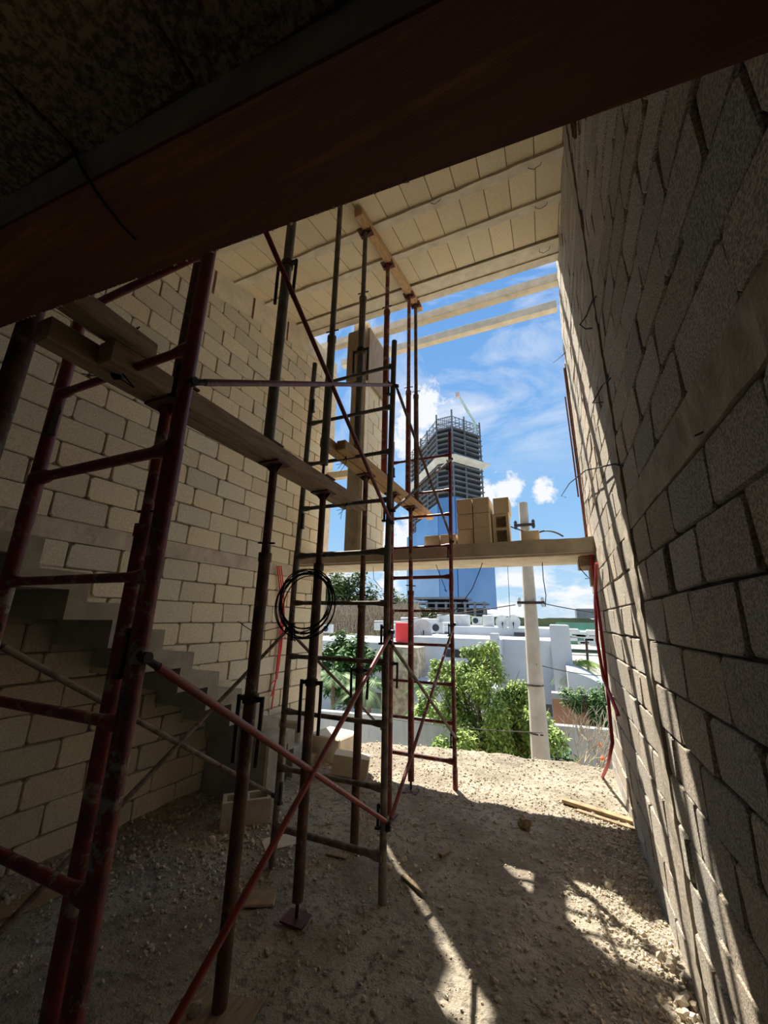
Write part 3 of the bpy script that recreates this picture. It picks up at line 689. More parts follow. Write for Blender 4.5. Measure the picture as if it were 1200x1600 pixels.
timber('timber_beam', ((-1.60, 2.42, zt2+.045), (-1.58, 4.90, zt2+.045)), .085, .085, m_wood, 'orange pine timber on the far props, left one of the pair')
timber('timber_beam', ((-1.50, 2.52, zt2+.045), (-1.48, 5.00, zt2+.045)), .085, .085, m_wood, 'orange pine timber on the far props, right one of the pair')
timber('timber_beam', ((-1.50, 2.62, zroof(2.62)-.072), (-1.50, 4.68, zroof(4.68)-.072)), .09, .085, m_wood, 'pale pine timber pressed up under the sloping roof')
timber('timber_beam', ((-1.54, .9, zroof(.9)-.072), (-1.54, 2.40, zroof(2.40)-.072)), .09, .085, m_woodg, 'weathered timber under the roof above the near props')

def prop(x, y, zb, zt, zj, mt, label, thicklow=True, hz=None, screw=None, mt2=None, dx=0, dy=0, pl=True, pinz=None, hl=.31):
    t = thing('steel_prop', label, 'steel prop', (x, y, zb), 'steel props')
    ro, ri = .033, .0245
    def P(z): return Vector((x+dx*(z-zb), y+dy*(z-zb), z))
    lo_r, hi_r = (ro, ri) if thicklow else (ri, ro)
    mt2 = mt2 or mt
    z_s = zb+.012
    if screw:
        w = MB(); w.tube(P(zb+.01), P(zb+.01+screw+.02), .011, n=8); w.build('screw', m_iron, t); z_s = zb+screw
    w = MB(); w.tube(P(z_s), P(zj), lo_r, n=16)
    if thicklow: w.tube(P(zj-.05), P(zj), lo_r+.005, n=16)
    w.build('lower_tube', mt, t)
    w = MB(); w.tube(P(zj-.02), P(zt-.01), hi_r, n=16)
    if not thicklow: w.tube(P(zj), P(zj+.05), hi_r+.005, n=16)
    w.build('upper_tube', mt2, t)
    w = MB(); p = P(zb); w.box(p+Vector((-.075, -.06, 0)), p+Vector((.075, .06, .010))); w.build('base_plate', m_plate, t)
    if pl:
        w = MB(); p = P(zt); w.box(p+Vector((-.075, -.06, -.012)), p+Vector((.075, .06, 0)))
        for s in (-1, 1): w.prism([p+Vector((s*.022, 0, -.012)), p+Vector((s*.065, 0, -.012)), p+Vector((s*.022, 0, -.06))], (0, .006, 0))
        w.build('head_plate', m_plate, t)
    # adjusting pin through the holes
    w = MB(); p = P(zj+.06 if thicklow else zj-.06); w.tube(p+Vector((-.06, 0, .005)), p+Vector((.06, 0, -.005)), .006, n=8); w.build('pin', m_iron, t)
    if hz is not None:
        w = MB(); p = P(hz); rr = max(lo_r, hi_r)
        w.tube(p+Vector((0, 0, -.02)), p+Vector((0, 0, .02)), rr+.009, n=16)
        w.box(p+Vector((-.085, -.010, -.012)), p+Vector((.085, .010, .012)))
        cl_ = w.build('collar', m_iron, t)
        for s in (-1, 1):
            w = MB(); w.path([p+Vector((s*.078, 0, .014)), p+Vector((s*.078, 0, -.1)), p+Vector((s*.074, 0, -hl))], .0115, 8); w.build('handle', m_iron, cl_)
    return t
prop(-1.53, 1.775, FL, zt1, .36, m_brown, 'dusty brown prop nearest the viewer, right of the near red post', hz=-.42)
prop(-1.55, 2.379, FL, zt1, .38, m_brown, 'dark brown prop with the wire coil hung on it', hz=-.42, screw=.09)
prop(-1.54, 1.035, FL, zt1, .36, m_red2, 'red prop standing right behind the nearest scaffold post')
prop(-1.56, 3.12, FL, zt2, .14, m_brown, 'rusty prop between the two middle scaffold posts', hz=-.42, hl=.22)
prop(-1.54, 3.74, FL, zt2, .1, m_red2, 'red prop almost hidden behind the middle right scaffold post', hz=-.42, hl=.22)
prop(-1.52, 4.30, FL, zt2, .32, m_red2, 'dark red prop standing on the edge of the sunlit gravel', screw=.10, thicklow=True)
prop(-1.53, 1.06, zt1+.10, zroof(1.06)-.115, 2.5, m_brown, 'thick brown upper prop standing on the near timbers behind the red post', pl=True)
prop(-1.53, 1.70, zt1+.09, zroof(1.70)-.115, 2.95, m_grey, 'thick grey upper prop on the near timbers with handles up high', hz=2.42, thicklow=True)
prop(-1.53, 2.33, zt1+.09, zroof(2.33)-.115, 2.30, m_grey, 'thick grey upper prop on a thin screw at the end of the near timbers', screw=.12, hz=None, thicklow=True)
prop(-1.53, 2.86, zt2+.09, zroof(2.86)-.115, 3.2, m_grey, 'slim grey upper prop in front of the pier', thicklow=True, hz=2.55, hl=.24)
prop(-1.52, 3.46, zt2+.09, zroof(3.46)-.115, 3.55, m_red2, 'rust-red upper prop right of the grey one', thicklow=True)
prop(-1.52, 4.20, zt2+.09, zroof(4.20)-.115, 2.9, m_red2, 'dark red upper prop second from the open side', thicklow=True, dx=.005)
prop(-1.50, 4.47, zt2+.09, zroof(4.47)-.115, 3.0, m_brown, 'brown upper prop closest to the open side', thicklow=True)
# prop close to the left edge of the view, passing just behind the overhead steel beam
prop(-1.68, .555, FL, zroof(.555)-.03, .30+1.6, m_brown, 'thick dark prop at the left edge, rising behind the red overhead beam', thicklow=True)

# wires: coil, ties
w = MB(); c = atY(482, 941, 2.33); Rr = .205
pts = []
for i in range(9*28+1):
    t = 2*math.pi*i/28; q = i/28
    r_ = Rr*(1+.10*math.sin(q*2.1)+.02*math.sin(t*3+q)); pts.append(c+Vector((r_*math.cos(t)*1.05+.012*math.sin(q*3.3), -.045+.016*math.sin(q*1.7)+.012*math.sin(t), r_*math.sin(t)+.02*math.cos(q*2.5))))
w.path(pts, .0042, 6)
for a in (4.4, 4.55): w.tube(c+Vector((Rr*math.cos(a)-.02, -.06, Rr*math.sin(a)+.02)), c+Vector((Rr*math.cos(a)-.02, -.05, Rr*math.sin(a)-.06)), .004, n=6)
w.path([c+Vector((-.15, -.03, -.16)), c+Vector((-.32, -.05, -.2)), c+Vector((-.45, -.02, -.21)), c+Vector((-.62, .0, -.14))], .003, 5)
one(w, 'wire_coil', m_wire, 'coil of black wire hanging on a brown prop', 'wire')
w = MB()
c = Vector((-1.53, .83, .99))
for i in range(4):
    w.path([c+Vector((random.uniform(-.07, .07), -.02, .16)), c+Vector((random.uniform(-.03, .05), -.05, .06)), c+Vector((random.uniform(-.08, .05), -.04, -.06)), c+Vector((.02, .03, -.09))], .0028, 5)
w.path([c+Vector((-.02, -.03, -.05)), c+Vector((-.12, -.05, -.05)), c+Vector((-.24, -.04, .0))], .0025, 5)
w.blob(c+Vector((0, -.03, -.07)), .02, 1, .4)
one(w, 'tie_wire', m_wire, 'knotted black wire lashing the near timbers to the red rung', 'wire')
for (p, lb) in (((-1.53, 2.72, .93), 'under the far end of the weathered timbers'), ((-1.55, 2.70, 1.34), 'at the near end of the orange timbers')):
    w = MB(); p = Vector(p)
    for i in range(3): w.path([p+Vector((random.uniform(-.03, .03), -.02, .09)), p+Vector((.03, -.05, 0)), p+Vector((random.uniform(-.03, .03), -.02, -.05)), p+Vector((-.05-.02*i, -.01, -.13+.04*i))], .0022, 5)
    one(w, 'tie_wire', m_wire, 'short black tie wire '+lb, 'wire', 'tie wires')

# red conduits
w = MB()
for k in range(3):
    dz = k*.012
    a = [(433+k*3, 884), (437+k*3, 915), (440+k*2, 960), (436+k*2, 1010), (431+k, 1060), (424, 1108-k*20)]
    w.path([PL(0, 0, 0)*0+Vector(((lambda r: r*((-3.38+.004*k)/r.x))(ray(*q)))) for q in a], .009, 8)
one(w, 'red_conduit', m_hose, 'bright red flexible conduits hanging from the left wall bond beam', 'conduit')
w = MB()
w.path([Vector((.415, y, z)) for (y, z) in [(4.72, .72), (4.70, .45), (4.66, .0), (4.70, -.4)]]+[atX(954, 1130, .40), atX(957, 1160, .37), atX(950, 1195, .34), atX(938, 1222, .31)], .016, 10)
one(w, 'red_conduit', m_hosed, 'longer dark red conduit hanging by the right wall, its end curling left', 'conduit')
w = MB()
pp = [atX(932, 880, .42), atX(930, 940, .40), atX(933, 1000, .385), atX(943, 1060, .385), atX(955, 1090, .40), atX(966, 1117, .42)]
w.path(pp, .016, 10)
one(w, 'red_conduit', m_hosed, 'shorter dark red conduit on the right wall, its end curling right', 'conduit')

# rebar and loose wires on the right wall
def bar(pts, r, m, label, name='rebar', cat='rebar', group=None):
    w = MB(); w.path(pts, r, 6); return one(w, name, m, label, cat, group)
bar([atX(893, 190, .43), atX(896, 212, .43), atX(899, 215, .425), atX(898, 190, .425)], .010, m_rust, 'rusty steel strip at the top of the right wall beside the red beam')
bar([Vector((.435, 5.35, 3.5)), Vector((.435, 5.3, 2.6)), Vector((.44, 5.28, 1.6)), Vector((.44, 5.3, .92))], .014, m_rust, 'rusty bar standing along the open end of the right wall')
bar([Vector((.41, 5.45, 3.1)), Vector((.415, 5.42, 2.3)), Vector((.42, 5.45, 1.6))], .010, m_rust, 'thinner rusty bar tied to the one on the right wall end')
bar([Vector((.42, 4.95, 3.3)), Vector((.43, 5.0, 2.6)), Vector((.43, 5.0, 1.0))], .007, m_rust, 'thin rusty rod just inside the right wall end')
def rw(u, v, d): r = ray(u, v); return r*((XR-d)/r.x)
GW = 'wires sticking out of the right wall'
bar([rw(975, 728, 0), rw(960, 725, .03), rw(915, 735, .10), rw(890, 755, .14), rw(877, 775, .16), rw(884, 777, .16)], .006, m_wire, 'long curved black wire reaching from the right wall into the sky', 'wire', 'wire', GW)
bar([rw(935, 462, 0), rw(927, 466, .02), rw(916, 494, .04), rw(906, 507, .06), rw(915, 514, .04), rw(931, 512, 0)], .006, m_wire, 'bent wire loop high on the right wall', 'wire', 'wire', GW)
bar([rw(955, 590, 0), rw(940, 604, .02), rw(926, 630, .04), rw(946, 628, .0)], .006, m_wire, 'bent wire in the middle height of the right wall at the light boundary', 'wire', 'wire', GW)
bar([rw(885, 550, 0), rw(873, 560, .06), rw(864, 567, .09)], .005, m_wire, 'short straight wire poking past the right wall end', 'wire', 'wire', GW)
bar([rw(1103, 673, .0), rw(1086, 681, .02)], .003, m_wire, 'tiny dark nail in the shaded right wall', 'wire', 'wire', GW)
# wires hanging below and around the slab
GH = 'wires hanging from the crossing slab'
def hang(uv, y, label, r=.005): bar([atY(u, v, y) for (u, v) in uv], r, m_wire, label, 'wire', 'wire', GH)
hang([(760, 860), (752, 885), (738, 920), (720, 945), (702, 962)], 5.0, 'wire trailing from the slab in front of the blue glass')
hang([(846, 862), (849, 905), (853, 930), (852, 948)], 5.2, 'hooked wire below the slab right of the utility pole')
hang([(792, 862), (795, 920), (797, 965)], 5.4, 'straight hanging wire below the slab left of the utility pole', .003)
hang([(904, 870), (906, 888), (916, 899), (921, 904), (914, 904)], 4.8, 'short curled wire under the slab at the right wall')
hang([(677, 868), (684, 890), (690, 905), (698, 925), (694, 921)], 5.0, 'short wire below the slab beside the farthest scaffold post', .004)
hang([(582, 868), (584, 905), (592, 915), (597, 921)], 5.0, 'short wire below the slab left of the middle scaffold post', .004)
w = MB(); w.bbox((.30, 4.75, .60), (XR-.005, 5.2, .715), .008); w.bbox((.40, 4.9, .40), (XR-.005, 5.1, .62), .008)
one(w, 'formwork_bracket', m_woodg, 'small timber formwork bracket under the slab at the right wall', 'bracket')
bar([atY(790, 818, 5.1), atY(795, 822, 5.1), atY(815, 829, 5.4), atY(838, 838, 5.4)], .008, m_wire, 'dark rebar end lying behind the stacked blocks', 'rebar', 'rebar')

# ================================================================ THINGS ON THE GROUND
hollow_block((-2.60, 3.10, FL+.10), (.40, .2, .20), 2, 'cinder_block', 'grey hollow block on the ground beside the near prop', None, m_conc, R=Matrix.Rotation(.75, 3, 'Z'))
hollow_block((-2.27, 4.40, FL+.115), (.40, .2, .2), 0, 'limestone_block', 'tan hollow block lying tilted on the ground at the shade edge', None, m_stack, R=Matrix.Rotation(.35, 3, 'Z') @ Matrix.Rotation(.12, 3, 'Y'))
def scrap(p, L, W, H, rz, label, m=None, tiltx=0, name='wood_scrap'):
    p = Vector(p); p.z = floor_h(p.x, p.y)+H/2+.004
    w = MB(); R = Matrix.Rotation(rz, 3, 'Z') @ Matrix.Rotation(tiltx, 3, 'X'); w.bbox((p.x-L/2, p.y-W/2, p.z-H/2), (p.x+L/2, p.y+W/2, p.z+H/2), .003, R=R)
    w.v = [(a+random.uniform(-.004, .004), b+random.uniform(-.004, .004), c) for a, b, c in w.v]
    return one(w, name, m or m_scrap, label, 'wood')
scrap((-.93, 3.40, 0), .11, .045, .015, 1.15, 'small splinter of wood on the shaded dirt in the middle of the room')
scrap((.20, 4.62, 0), .62, .07, .03, -.33, 'long pale board lying by the right wall at the shade edge')
scrap((.25, 4.50, 0), .50, .05, .02, -.35, 'darker strip of wood beside the long pale board', m_woodg)
scrap((-1.02, 2.93, 0), .22, .035, .02, -.5, 'short stick by the foot of the middle right scaffold post', m_woodg)
scrap((-1.85, 2.43, 0), .17, .14, .012, .5, 'square tan board scrap left of the coil prop base')
scrap((-2.13, 3.0, 0), .30, .18, .012, .9, 'larger flat board scrap behind the brown prop', m_concl)
scrap((-3.10, 1.95, 0), .75, .22, .02, .95, 'orange-brown plank on the ground at the left edge')
scrap((-2.55, 2.62, 0), .14, .03, .012, -.9, 'thin stick among the rubble by the left wall', m_woodg)
scrap((-1.64, 3.0, 0), .16, .05, .012, .1, 'dark wood piece near the rusty prop', m_woodg)
w = MB(); R = Matrix.Rotation(.2, 3, 'Z'); w.bbox((-1.66, 1.60, FL+.005), (-1.35, 1.86, FL+.02), .004, R=R); one(w, 'base_board', m_woodg, 'thin dark board under the nearest brown prop', 'wood')
w = MB(); w.blob((-.40, 4.05, FL+.04), .06, 2, .3); one(w, 'root_lump', m_woodg, 'dark knotted lump standing out of the shaded dirt', 'debris')
rocks = [((.158, 3.50), .035, 'pale round stone at the edge of the sun patch'), ((-1.62, 1.72), .04, 'angular stone between the two near posts'), ((-3.0, 1.55), .055, 'grey stone at the lower left'),
         ((-2.45, 2.85), .05, 'pale stone in the rubble heap nearest the stairs'), ((-2.62, 2.75), .04, 'chipped stone at the rubble heap edge'), ((-1.25, 3.05), .028, 'small rounded stone behind the scaffold post'), ((-1.18, 3.18), .025, 'smaller stone next to the rounded one'),
         ((.33, 2.35), .035, 'large stone at the foot of the right wall'), ((.22, 2.15), .035, 'medium stone in the lower right shade'), ((-.10, 2.2), .03, 'dark stone at the bottom of the view')]
for (x, y), r, lb in rocks:
    w = MB(); w.blob((x, y, floor_h(x, y)+r*.35), r, 2, .13, col=tint(.1)); one(w, 'stone', m_peb, lb, 'stone', 'larger stones')
# gravel
w = MB(); rnd = random.Random(3)
def gravel(n, fx, fy, r0, r1):
    for _ in range(n):
        x, y = fx(), fy()
        if x < XL(y)+.02 or (x > XR-.02 and y < 5.8): continue
        r = r0+(r1-r0)*rnd.random()**3
        w.blob((x, y, floor_h(x, y)+r*.2), r, 1, .3, col=tint(.18, .04))
gravel(5200, lambda: rnd.uniform(-3.4, .46), lambda: rnd.uniform(.9, 5.0), .004, .016)
gravel(4200, lambda: rnd.uniform(-3.4, 1.2), lambda: rnd.uniform(4.2, 6.3), .005, .017)
gravel(5200, lambda: XR-.02-abs(rnd.gauss(0, .28)), lambda: rnd.uniform(1.6, 4.6), .004, .015)
gravel(900, lambda: rnd.gauss(-2.5, .35), lambda: rnd.gauss(2.8, .4), .006, .022)
gravel(700, lambda: rnd.gauss(-3.2, .2), lambda: rnd.uniform(1.2, 3.4), .006, .022)
one(w, 'gravel', m_peb, 'loose limestone gravel scattered over the ground', 'gravel', kind='stuff')
# fallen mortar heap along the foot of the right wall
w = MB()
for i in range(60):
    y = random.uniform(1.8, 3.0); w.blob((XR-.03-abs(random.gauss(0, .05)), y, FL+.01), random.uniform(.008, .028), 1, .35, col=tint(.15))
one(w, 'rubble', m_peb, 'chips of block fallen at the foot of the right wall', 'rubble', kind='stuff')

# ================================================================ OUTSIDE
G = -6.05
# utility pole
pt = atY(817, 800, 9.85); pb = atY(845, 1190, 9.85)
pole = thing('utility_pole', 'tapered pale concrete utility pole beyond the gravel edge', 'utility pole', (pb.x, 9.85, G))
px0 = pb.x+(pb.x-pt.x)/(pt.z-pb.z)*(pb.z-G)
w = MB(); base = Vector((px0, 9.85, G)); top = atY(817, 786, 9.85); w.path([base, base.lerp(top, .5), top], [.24, .175, .105], 8); w.build('shaft', m_pole, pole)
for (v, hw) in ((822, .24), (942, .30)):
    c = atY(820 if v < 900 else 830, v, 9.85)
    w = MB(); w.box(c+Vector((-hw, -.16, -.03)), c+Vector((hw, -.10, .03))); w.build('crossarm', m_iron, pole)
    for s in (-1, 1):
        for e in (-.05, .07):
            w = MB(); q = c+Vector((s*hw*.85, -.13, e)); w.path([q+Vector((0, 0, -.05)), q, q+Vector((0, 0, .05))], [.02, .045, .02], 10); w.build('insulator', m_insul if v < 900 else m_tank, pole)
w = MB()
for v in (1070, 1145): 
    c = atY(836+(v-1070)*.07, v, 9.85); w.tube(c+Vector((0, 0, -.015)), c+Vector((0, 0, .015)), .185, n=12)
w.build('strap', m_iron, pole)
def cable(p, q, label, r=.012, sag=.1):
    p = Vector(p); q = Vector(q); w = MB(); w.path([p.lerp(q, t/12)+Vector((0, 0, -sag*4*(t/12)*(1-t/12))) for t in range(13)], r, 5); one(w, 'overhead_cable', m_iron, label, 'cable', 'overhead cables')
cable(atY(835, 940, 9.7), atY(1000, 965, 12), 'overhead cable running right from the pole', .012, .05)
cable(atY(805, 945, 9.7), atY(480, 975, 16), 'overhead cable running left from the pole', .012, .15)
cable(atY(825, 845, 9.7), atY(880, 838, 9.2), 'cable end leaving the pole top to the right', .02, -.18)
cable(atY(838, 1038, 9.7), atY(980, 1055, 14), 'lower cable right of the pole', .010, .1)
cable(atY(848, 1145, 9.5), atY(530, 1108, 10), 'low thin cable left of the pole in front of the tree', .008, .1)

def wallbox(x0, x1, ytop, Y, depth, mt, name, label, cat, bottom=G, x_at=None, build=True):
    a = atY(x0, ytop, Y); b = atY(x1, ytop, Y); zt = (a.z+b.z)/2
    w = MB(); w.box((a.x, Y, bottom), (b.x, Y+depth, zt)); 
    return w, a.x, b.x, zt
# boundary walls
w = MB(); a = Vector((-15, 12.9, 0)); b = Vector((-1.0, 14.9, 0))
def fencewall(a, b, zt, name, label, m=m_fence, th=.2):
    a = Vector(a); b = Vector(b); d = (b-a).normalized(); s = Vector((-d.y, d.x, 0))*th
    w = MB(); w.prism([(a.x, a.y, G), (b.x, b.y, G), (b.x, b.y, zt), (a.x, a.y, zt)], s)
    w.prism([(a.x, a.y-.04, zt), (b.x, b.y-.04, zt), (b.x, b.y-.04, zt+.07), (a.x, a.y-.04, zt+.07)], s*1.5)
    return one(w, name, m, label, 'wall')
fencewall((-16, 12.6, 0), (-2.2, 14.7, 0), -3.45, 'boundary_wall', 'long grey boundary wall behind the gravel, left of the tree')
fencewall((-1.6, 15.3, 0), (6.0, 16.2, 0), -3.40, 'boundary_wall', 'grey boundary wall right of the utility pole with dark stains')
# houses
house = thing('white_house', 'white flat-roofed house complex behind the grey boundary wall', 'house', (-6, 26, G))
for (x0, x1, yt, Y, dp, mt) in ((440, 604, 1001, 24, 9, m_bluew), (600, 862, 979, 31, 12, m_white), (640, 782, 997, 24.5, 6, m_bluew), (772, 868, 1000, 25.5, 5, m_bluew), (765, 776, 990, 24.4, 1.2, m_white), (858, 889, 977, 23, 7, m_white), (640, 775, 1070, 21.5, 3, m_white)):
    w, xa_, xb_, zt = wallbox(x0, x1, yt, Y, dp, mt, '', '', ''); w.build('wall_block', mt, house)
w, *_ = wallbox(597, 652, 1011, 22.5, 1.5, m_stone, '', '', ''); w.build('stone_pillar', m_stone, house)['label'] = 'tan stone-clad pillar'
for (x0, x1, v0, v1, Y) in ((696, 775, 1014, 1031, 24.42), (664, 681, 987, 993, 30.95), (685, 701, 987, 993, 30.95), (803, 823, 988, 994, 30.95), (522, 596, 1076, 1108, 23.95), (520, 548, 1009, 1068, 23.95), (850, 864, 1100, 1120, 22.9)):
    a = atY(x0, v0, Y); b = atY(x1, v1, Y); w = MB(); w.box((a.x, Y, b.z), (b.x, Y+.06, a.z)); w.build('window', m_dark, house)
# roof clutter
def rooft(u, v, Y): return atY(u, v, Y)
def ac(u, v, Y, lb, s=1.0):
    p = atY(u, v, Y); t = thing('air_conditioner', lb, 'air conditioner', p, 'rooftop machines'); s = s*.72; h = .40*s
    w = MB(); w.box(p+Vector((-.5*s, 0, 0)), p+Vector((.5*s, .4, .85*s))); w.build('case', m_tank, t)
    w = MB(); c = p+Vector((-.12*s, -.02, .42*s)); w.tube(c, c+Vector((0, .04, 0)), .3*s, n=16); w.build('fan_grille', m_towerd, t)
ac(683, 989, 26, 'white air conditioner on the roof left of the far post', 1.1); ac(510, 989, 26, 'white air conditioner above the palms'); ac(745, 976, 32, 'dark-fronted air conditioner on the back roof', 1.0); ac(560, 1002, 25, 'small white machine above the palms near the middle posts', .8)
def dish(u, v, Y, lb, r=.5):
    p = atY(u, v, Y); t = thing('satellite_dish', lb, 'satellite dish', p-Vector((0, 0, r)), 'satellite dishes')
    w = MB(); n = 16; rings = [(0, .12), (.5, .03), (1, 0)]; vs = [p+Vector((0, .15, 0))]; fs = []
    for k in range(n): a = 2*math.pi*k/n; vs.append(p+Vector((math.cos(a)*r*.55, .06, math.sin(a)*r*.55)))
    for k in range(n): a = 2*math.pi*k/n; vs.append(p+Vector((math.cos(a)*r, -.08, math.sin(a)*r)))
    for k in range(n): fs.append((0, 1+k, 1+(k+1) % n)); fs.append((1+k, 1+n+k, 1+n+(k+1) % n, 1+(k+1) % n))
    w.add(vs, fs, 0, (1, 1, 1), True); w.build('reflector', m_tank, t)
    w = MB(); w.tube(p+Vector((0, .1, 0)), p+Vector((0, .1, -r*1.5)), .04, n=6); w.tube(p+Vector((0, .1, -r)), p+Vector((0, -.45, -.05)), .02, n=6); w.build('mount', m_iron, t)
dish(785, 972, 31, 'white satellite dish left of the pole, tilted'); dish(802, 972, 31, 'white satellite dish nearest the pole', .52); dish(661, 985, 27, 'round white dish above the stone pillar', .75)
for (u, v, Y, sx, sz, m, lb) in ((628, 989, 26, 1.0, .9, m_redbox, 'bright red tank on the roof between the posts'), (700, 966, 34, 2.0, .5, m_tank, 'long white roof box behind the others'), (720, 972, 33, 1.2, .8, m_tank, 'white roof box right of the far post'), (645, 970, 34, 2.4, .5, m_tank, 'low white roof structure farthest left'), (762, 975, 33, .8, .9, m_tank, 'small white water tank by the dishes'), (670, 974, 33, 1.4, .6, m_tank, 'white roof box above the fan unit'), (700, 978, 32, 1.0, .5, m_tank, 'low white box on the back roof'), (606, 975, 36, 3, .5, m_tank, 'long pale roof parapet box behind the post')):
    p = atY(u, v, Y); w = MB(); w.bbox(p+Vector((-sx/2, 0, -.6)), p+Vector((sx/2, 1, sz-.2)), .05)
    one(w, 'roof_box', m, lb, 'roof box', 'boxes on the house roofs')
# canopy, terracotta wall
w = MB(); a = atY(886, 1048, 20); b = atY(962, 1085, 20)
for i in range(10):
    t0, t1 = i/10, (i+1)/10
    x0, x1 = a.x+(b.x-a.x)*t0, a.x+(b.x-a.x)*t1; z0, z1 = a.z-(a.z-b.z)*t0**2, a.z-(a.z-b.z)*t1**2
    w.prism([(x0, 19.5, z0), (x1, 19.5, z1), (x1, 19.5, b.z-.3), (x0, 19.5, b.z-.3)], (0, 4, 0))
one(w, 'curved_canopy', m_sheet, 'curved grey sheet canopy right of the white house', 'canopy')
w = MB(); a = atY(862, 1087, 18.5); b = atY(970, 1150, 18.5); w.box((a.x, 18.5, G), (b.x, 18.8, a.z-.1)); w.box((a.x, 18.4, a.z-.1), (b.x, 18.9, a.z+.12), 1)
one(w, 'garden_wall', [m_terra, m_fence], 'terracotta garden wall under the curved canopy', 'wall')

def leaves(w, c, rad, n, size, squash=(1, 1, 1), shell=.5, droop=.4, rnd=random):
    c = Vector(c)
    for _ in range(n):
        while True:
            d = Vector((rnd.uniform(-1, 1), rnd.uniform(-1, 1), rnd.uniform(-1, 1)))
            if .05 < d.length < 1: break
        d = d.normalized()*(shell+(1-shell)*rnd.random())**1
        p = c+Vector((d.x*rad*squash[0], d.y*rad*squash[1], d.z*rad*squash[2]))
        s = size*rnd.uniform(.6, 1.3); a = rnd.uniform(0, 6.28); ax = Vector((math.cos(a), math.sin(a), rnd.uniform(-droop-.3, .3))).normalized()
        sd_ = ax.cross(Vector((rnd.uniform(-.5, .5), rnd.uniform(-.5, .5), 1))).normalized()*s*.22
        m_ = p+ax*s*.5; w.add([p, m_+sd_, p+ax*s+Vector((0, 0, -s*.15)), m_-sd_], [(0, 1, 2, 3)])
def tree(name, label, base, crowns, n, size, leafm, group=None, trunk=.12, barkm=None, droop=.4):
    t = thing(name, label, 'tree' if 'tree' in name else 'bush', base, group); base = Vector(base)
    w = MB(); cen = sum((Vector(c[0]) for c in crowns), Vector())/len(crowns)
    fork = base.lerp(cen, .45)
    w.path([base, base.lerp(fork, .5)+Vector((.05, 0, 0)), fork], [trunk, trunk*.8, trunk*.65], 8)
    for c, r in crowns:
        c = Vector(c); w.path([fork, fork.lerp(c, .5)+Vector((random.uniform(-.1, .1), 0, .1)), c], [trunk*.5, trunk*.3, trunk*.12], 6)
        for k in range(4):
            e = c+Vector((random.uniform(-1, 1)*r*.8, random.uniform(-1, 1)*r*.6, random.uniform(-.5, 1)*r*.8)); w.path([fork.lerp(c, .7), e], [trunk*.15, trunk*.05], 5)
    w.build('trunk', barkm or m_bark, t)
    w = MB(); tot = sum(r**2 for _, r in crowns)
    for c, r in crowns:
        for q in range(5):
            cc = Vector(c)+Vector((random.uniform(-.7, .7)*r, random.uniform(-.7, .7)*r, random.uniform(-.7, .8)*r)); leaves(w, cc, r*.48, int(n*r*r/tot/5), size, (1, 1, 1.15), .25, droop=droop)
    w.build('foliage', leafm, t); return t
def cr(lst, Y, dy=.8): return [(tuple(atY(u, v, Y+random.uniform(-dy, dy))), r) for (u, v, r) in lst]
tree('street_tree', 'feathery light green tree in front of the boundary wall, left of the utility pole', (atY(770, 1190, 11.6).x, 11.6, G),
     cr([(720, 1065, .75), (755, 1055, .70), (790, 1075, .75), (745, 1100, .85), (700, 1100, .6), (790, 1130, .95), (745, 1150, .9), (715, 1150, .6), (815, 1105, .6), (830, 1150, .75), (860, 1165, .5), (690, 1050, .35), (760, 1025, .35), (735, 1028, .35), (725, 1190, .7), (790, 1190, .9)], 11.6), 32000, .125, m_leafA, trunk=.13, droop=.9)
tree('garden_shrub', 'dark green bush at the foot of the light tree', (atY(850, 1190, 13).x, 13, G), cr([(850, 1170, .8), (830, 1195, .8), (700, 1190, .6)], 13), 3500, .16, m_leafB, 'bushes outside')
tree('garden_shrub', 'yellow-green bush left of the light tree', (atY(675, 1130, 16).x, 16.5, G), cr([(660, 1130, .8), (680, 1095, .8), (690, 1125, .9), (640, 1150, .5), (652, 1155, .4)], 16.5), 3500, .2, m_leafA, 'bushes outside')
tree('garden_shrub', 'lush mid green bush behind the middle props', (atY(545, 1060, 21).x, 21, G), cr([(535, 1025, 1.2), (560, 1050, 1.5), (530, 1065, 1.3), (580, 1040, .9)], 21), 5000, .35, m_leafB, 'bushes outside')
tree('vine_bush', 'green vine spilling over the terracotta garden wall', (atY(925, 1120, 18.2).x, 18.1, G), cr([(915, 1095, .55), (935, 1100, .7), (895, 1092, .4), (940, 1125, .9)], 18.1, .1), 3500, .16, m_leafB)
# hillside trees and dry brush
k = 0
for (u, v, r, Y, lm, lb) in ((505, 935, 4.2, 62, m_leafC, 'rounded green tree farthest left beyond the houses'), (535, 925, 4.6, 64, m_leafC, 'highest green tree above the white roofs'), (570, 945, 4.0, 66, m_leafC, 'green tree between the two middle props'), (612, 945, 3.6, 68, m_leafC, 'green tree left of the farthest scaffold'), (640, 955, 3.2, 70, m_leafC, 'low green tree in front of the parking structure'), (480, 940, 4.2, 60, m_leafC, 'green tree partly hidden by the left wall')):
    c = atY(u, v, Y); tree('far_tree', lb, (c.x, Y, G), [(tuple(c), r), (tuple(c+Vector((-2.2, 0, -1.4))), r*.75), (tuple(c+Vector((2.2, 0, -1.5))), r*.75)], 1700, 1.0, lm, 'trees beyond the houses', trunk=.3)
w = MB(); rb = random.Random(5)
for i in range(5200):
    u = rb.uniform(480, 655); Y = rb.uniform(44, 50); p = atY(u, rb.uniform(948, 990), Y); L = rb.uniform(1, 2.4); d = Vector((rb.uniform(-.7, .7), rb.uniform(-.3, .3), 1)).normalized()
    w.path([p-d*L*.5, p+d*L*.5], [.045, .012], 3, False)
one(w, 'dry_brush', m_brush, 'bare brown brushwood on the slope behind the white roofs', 'brush', kind='stuff')
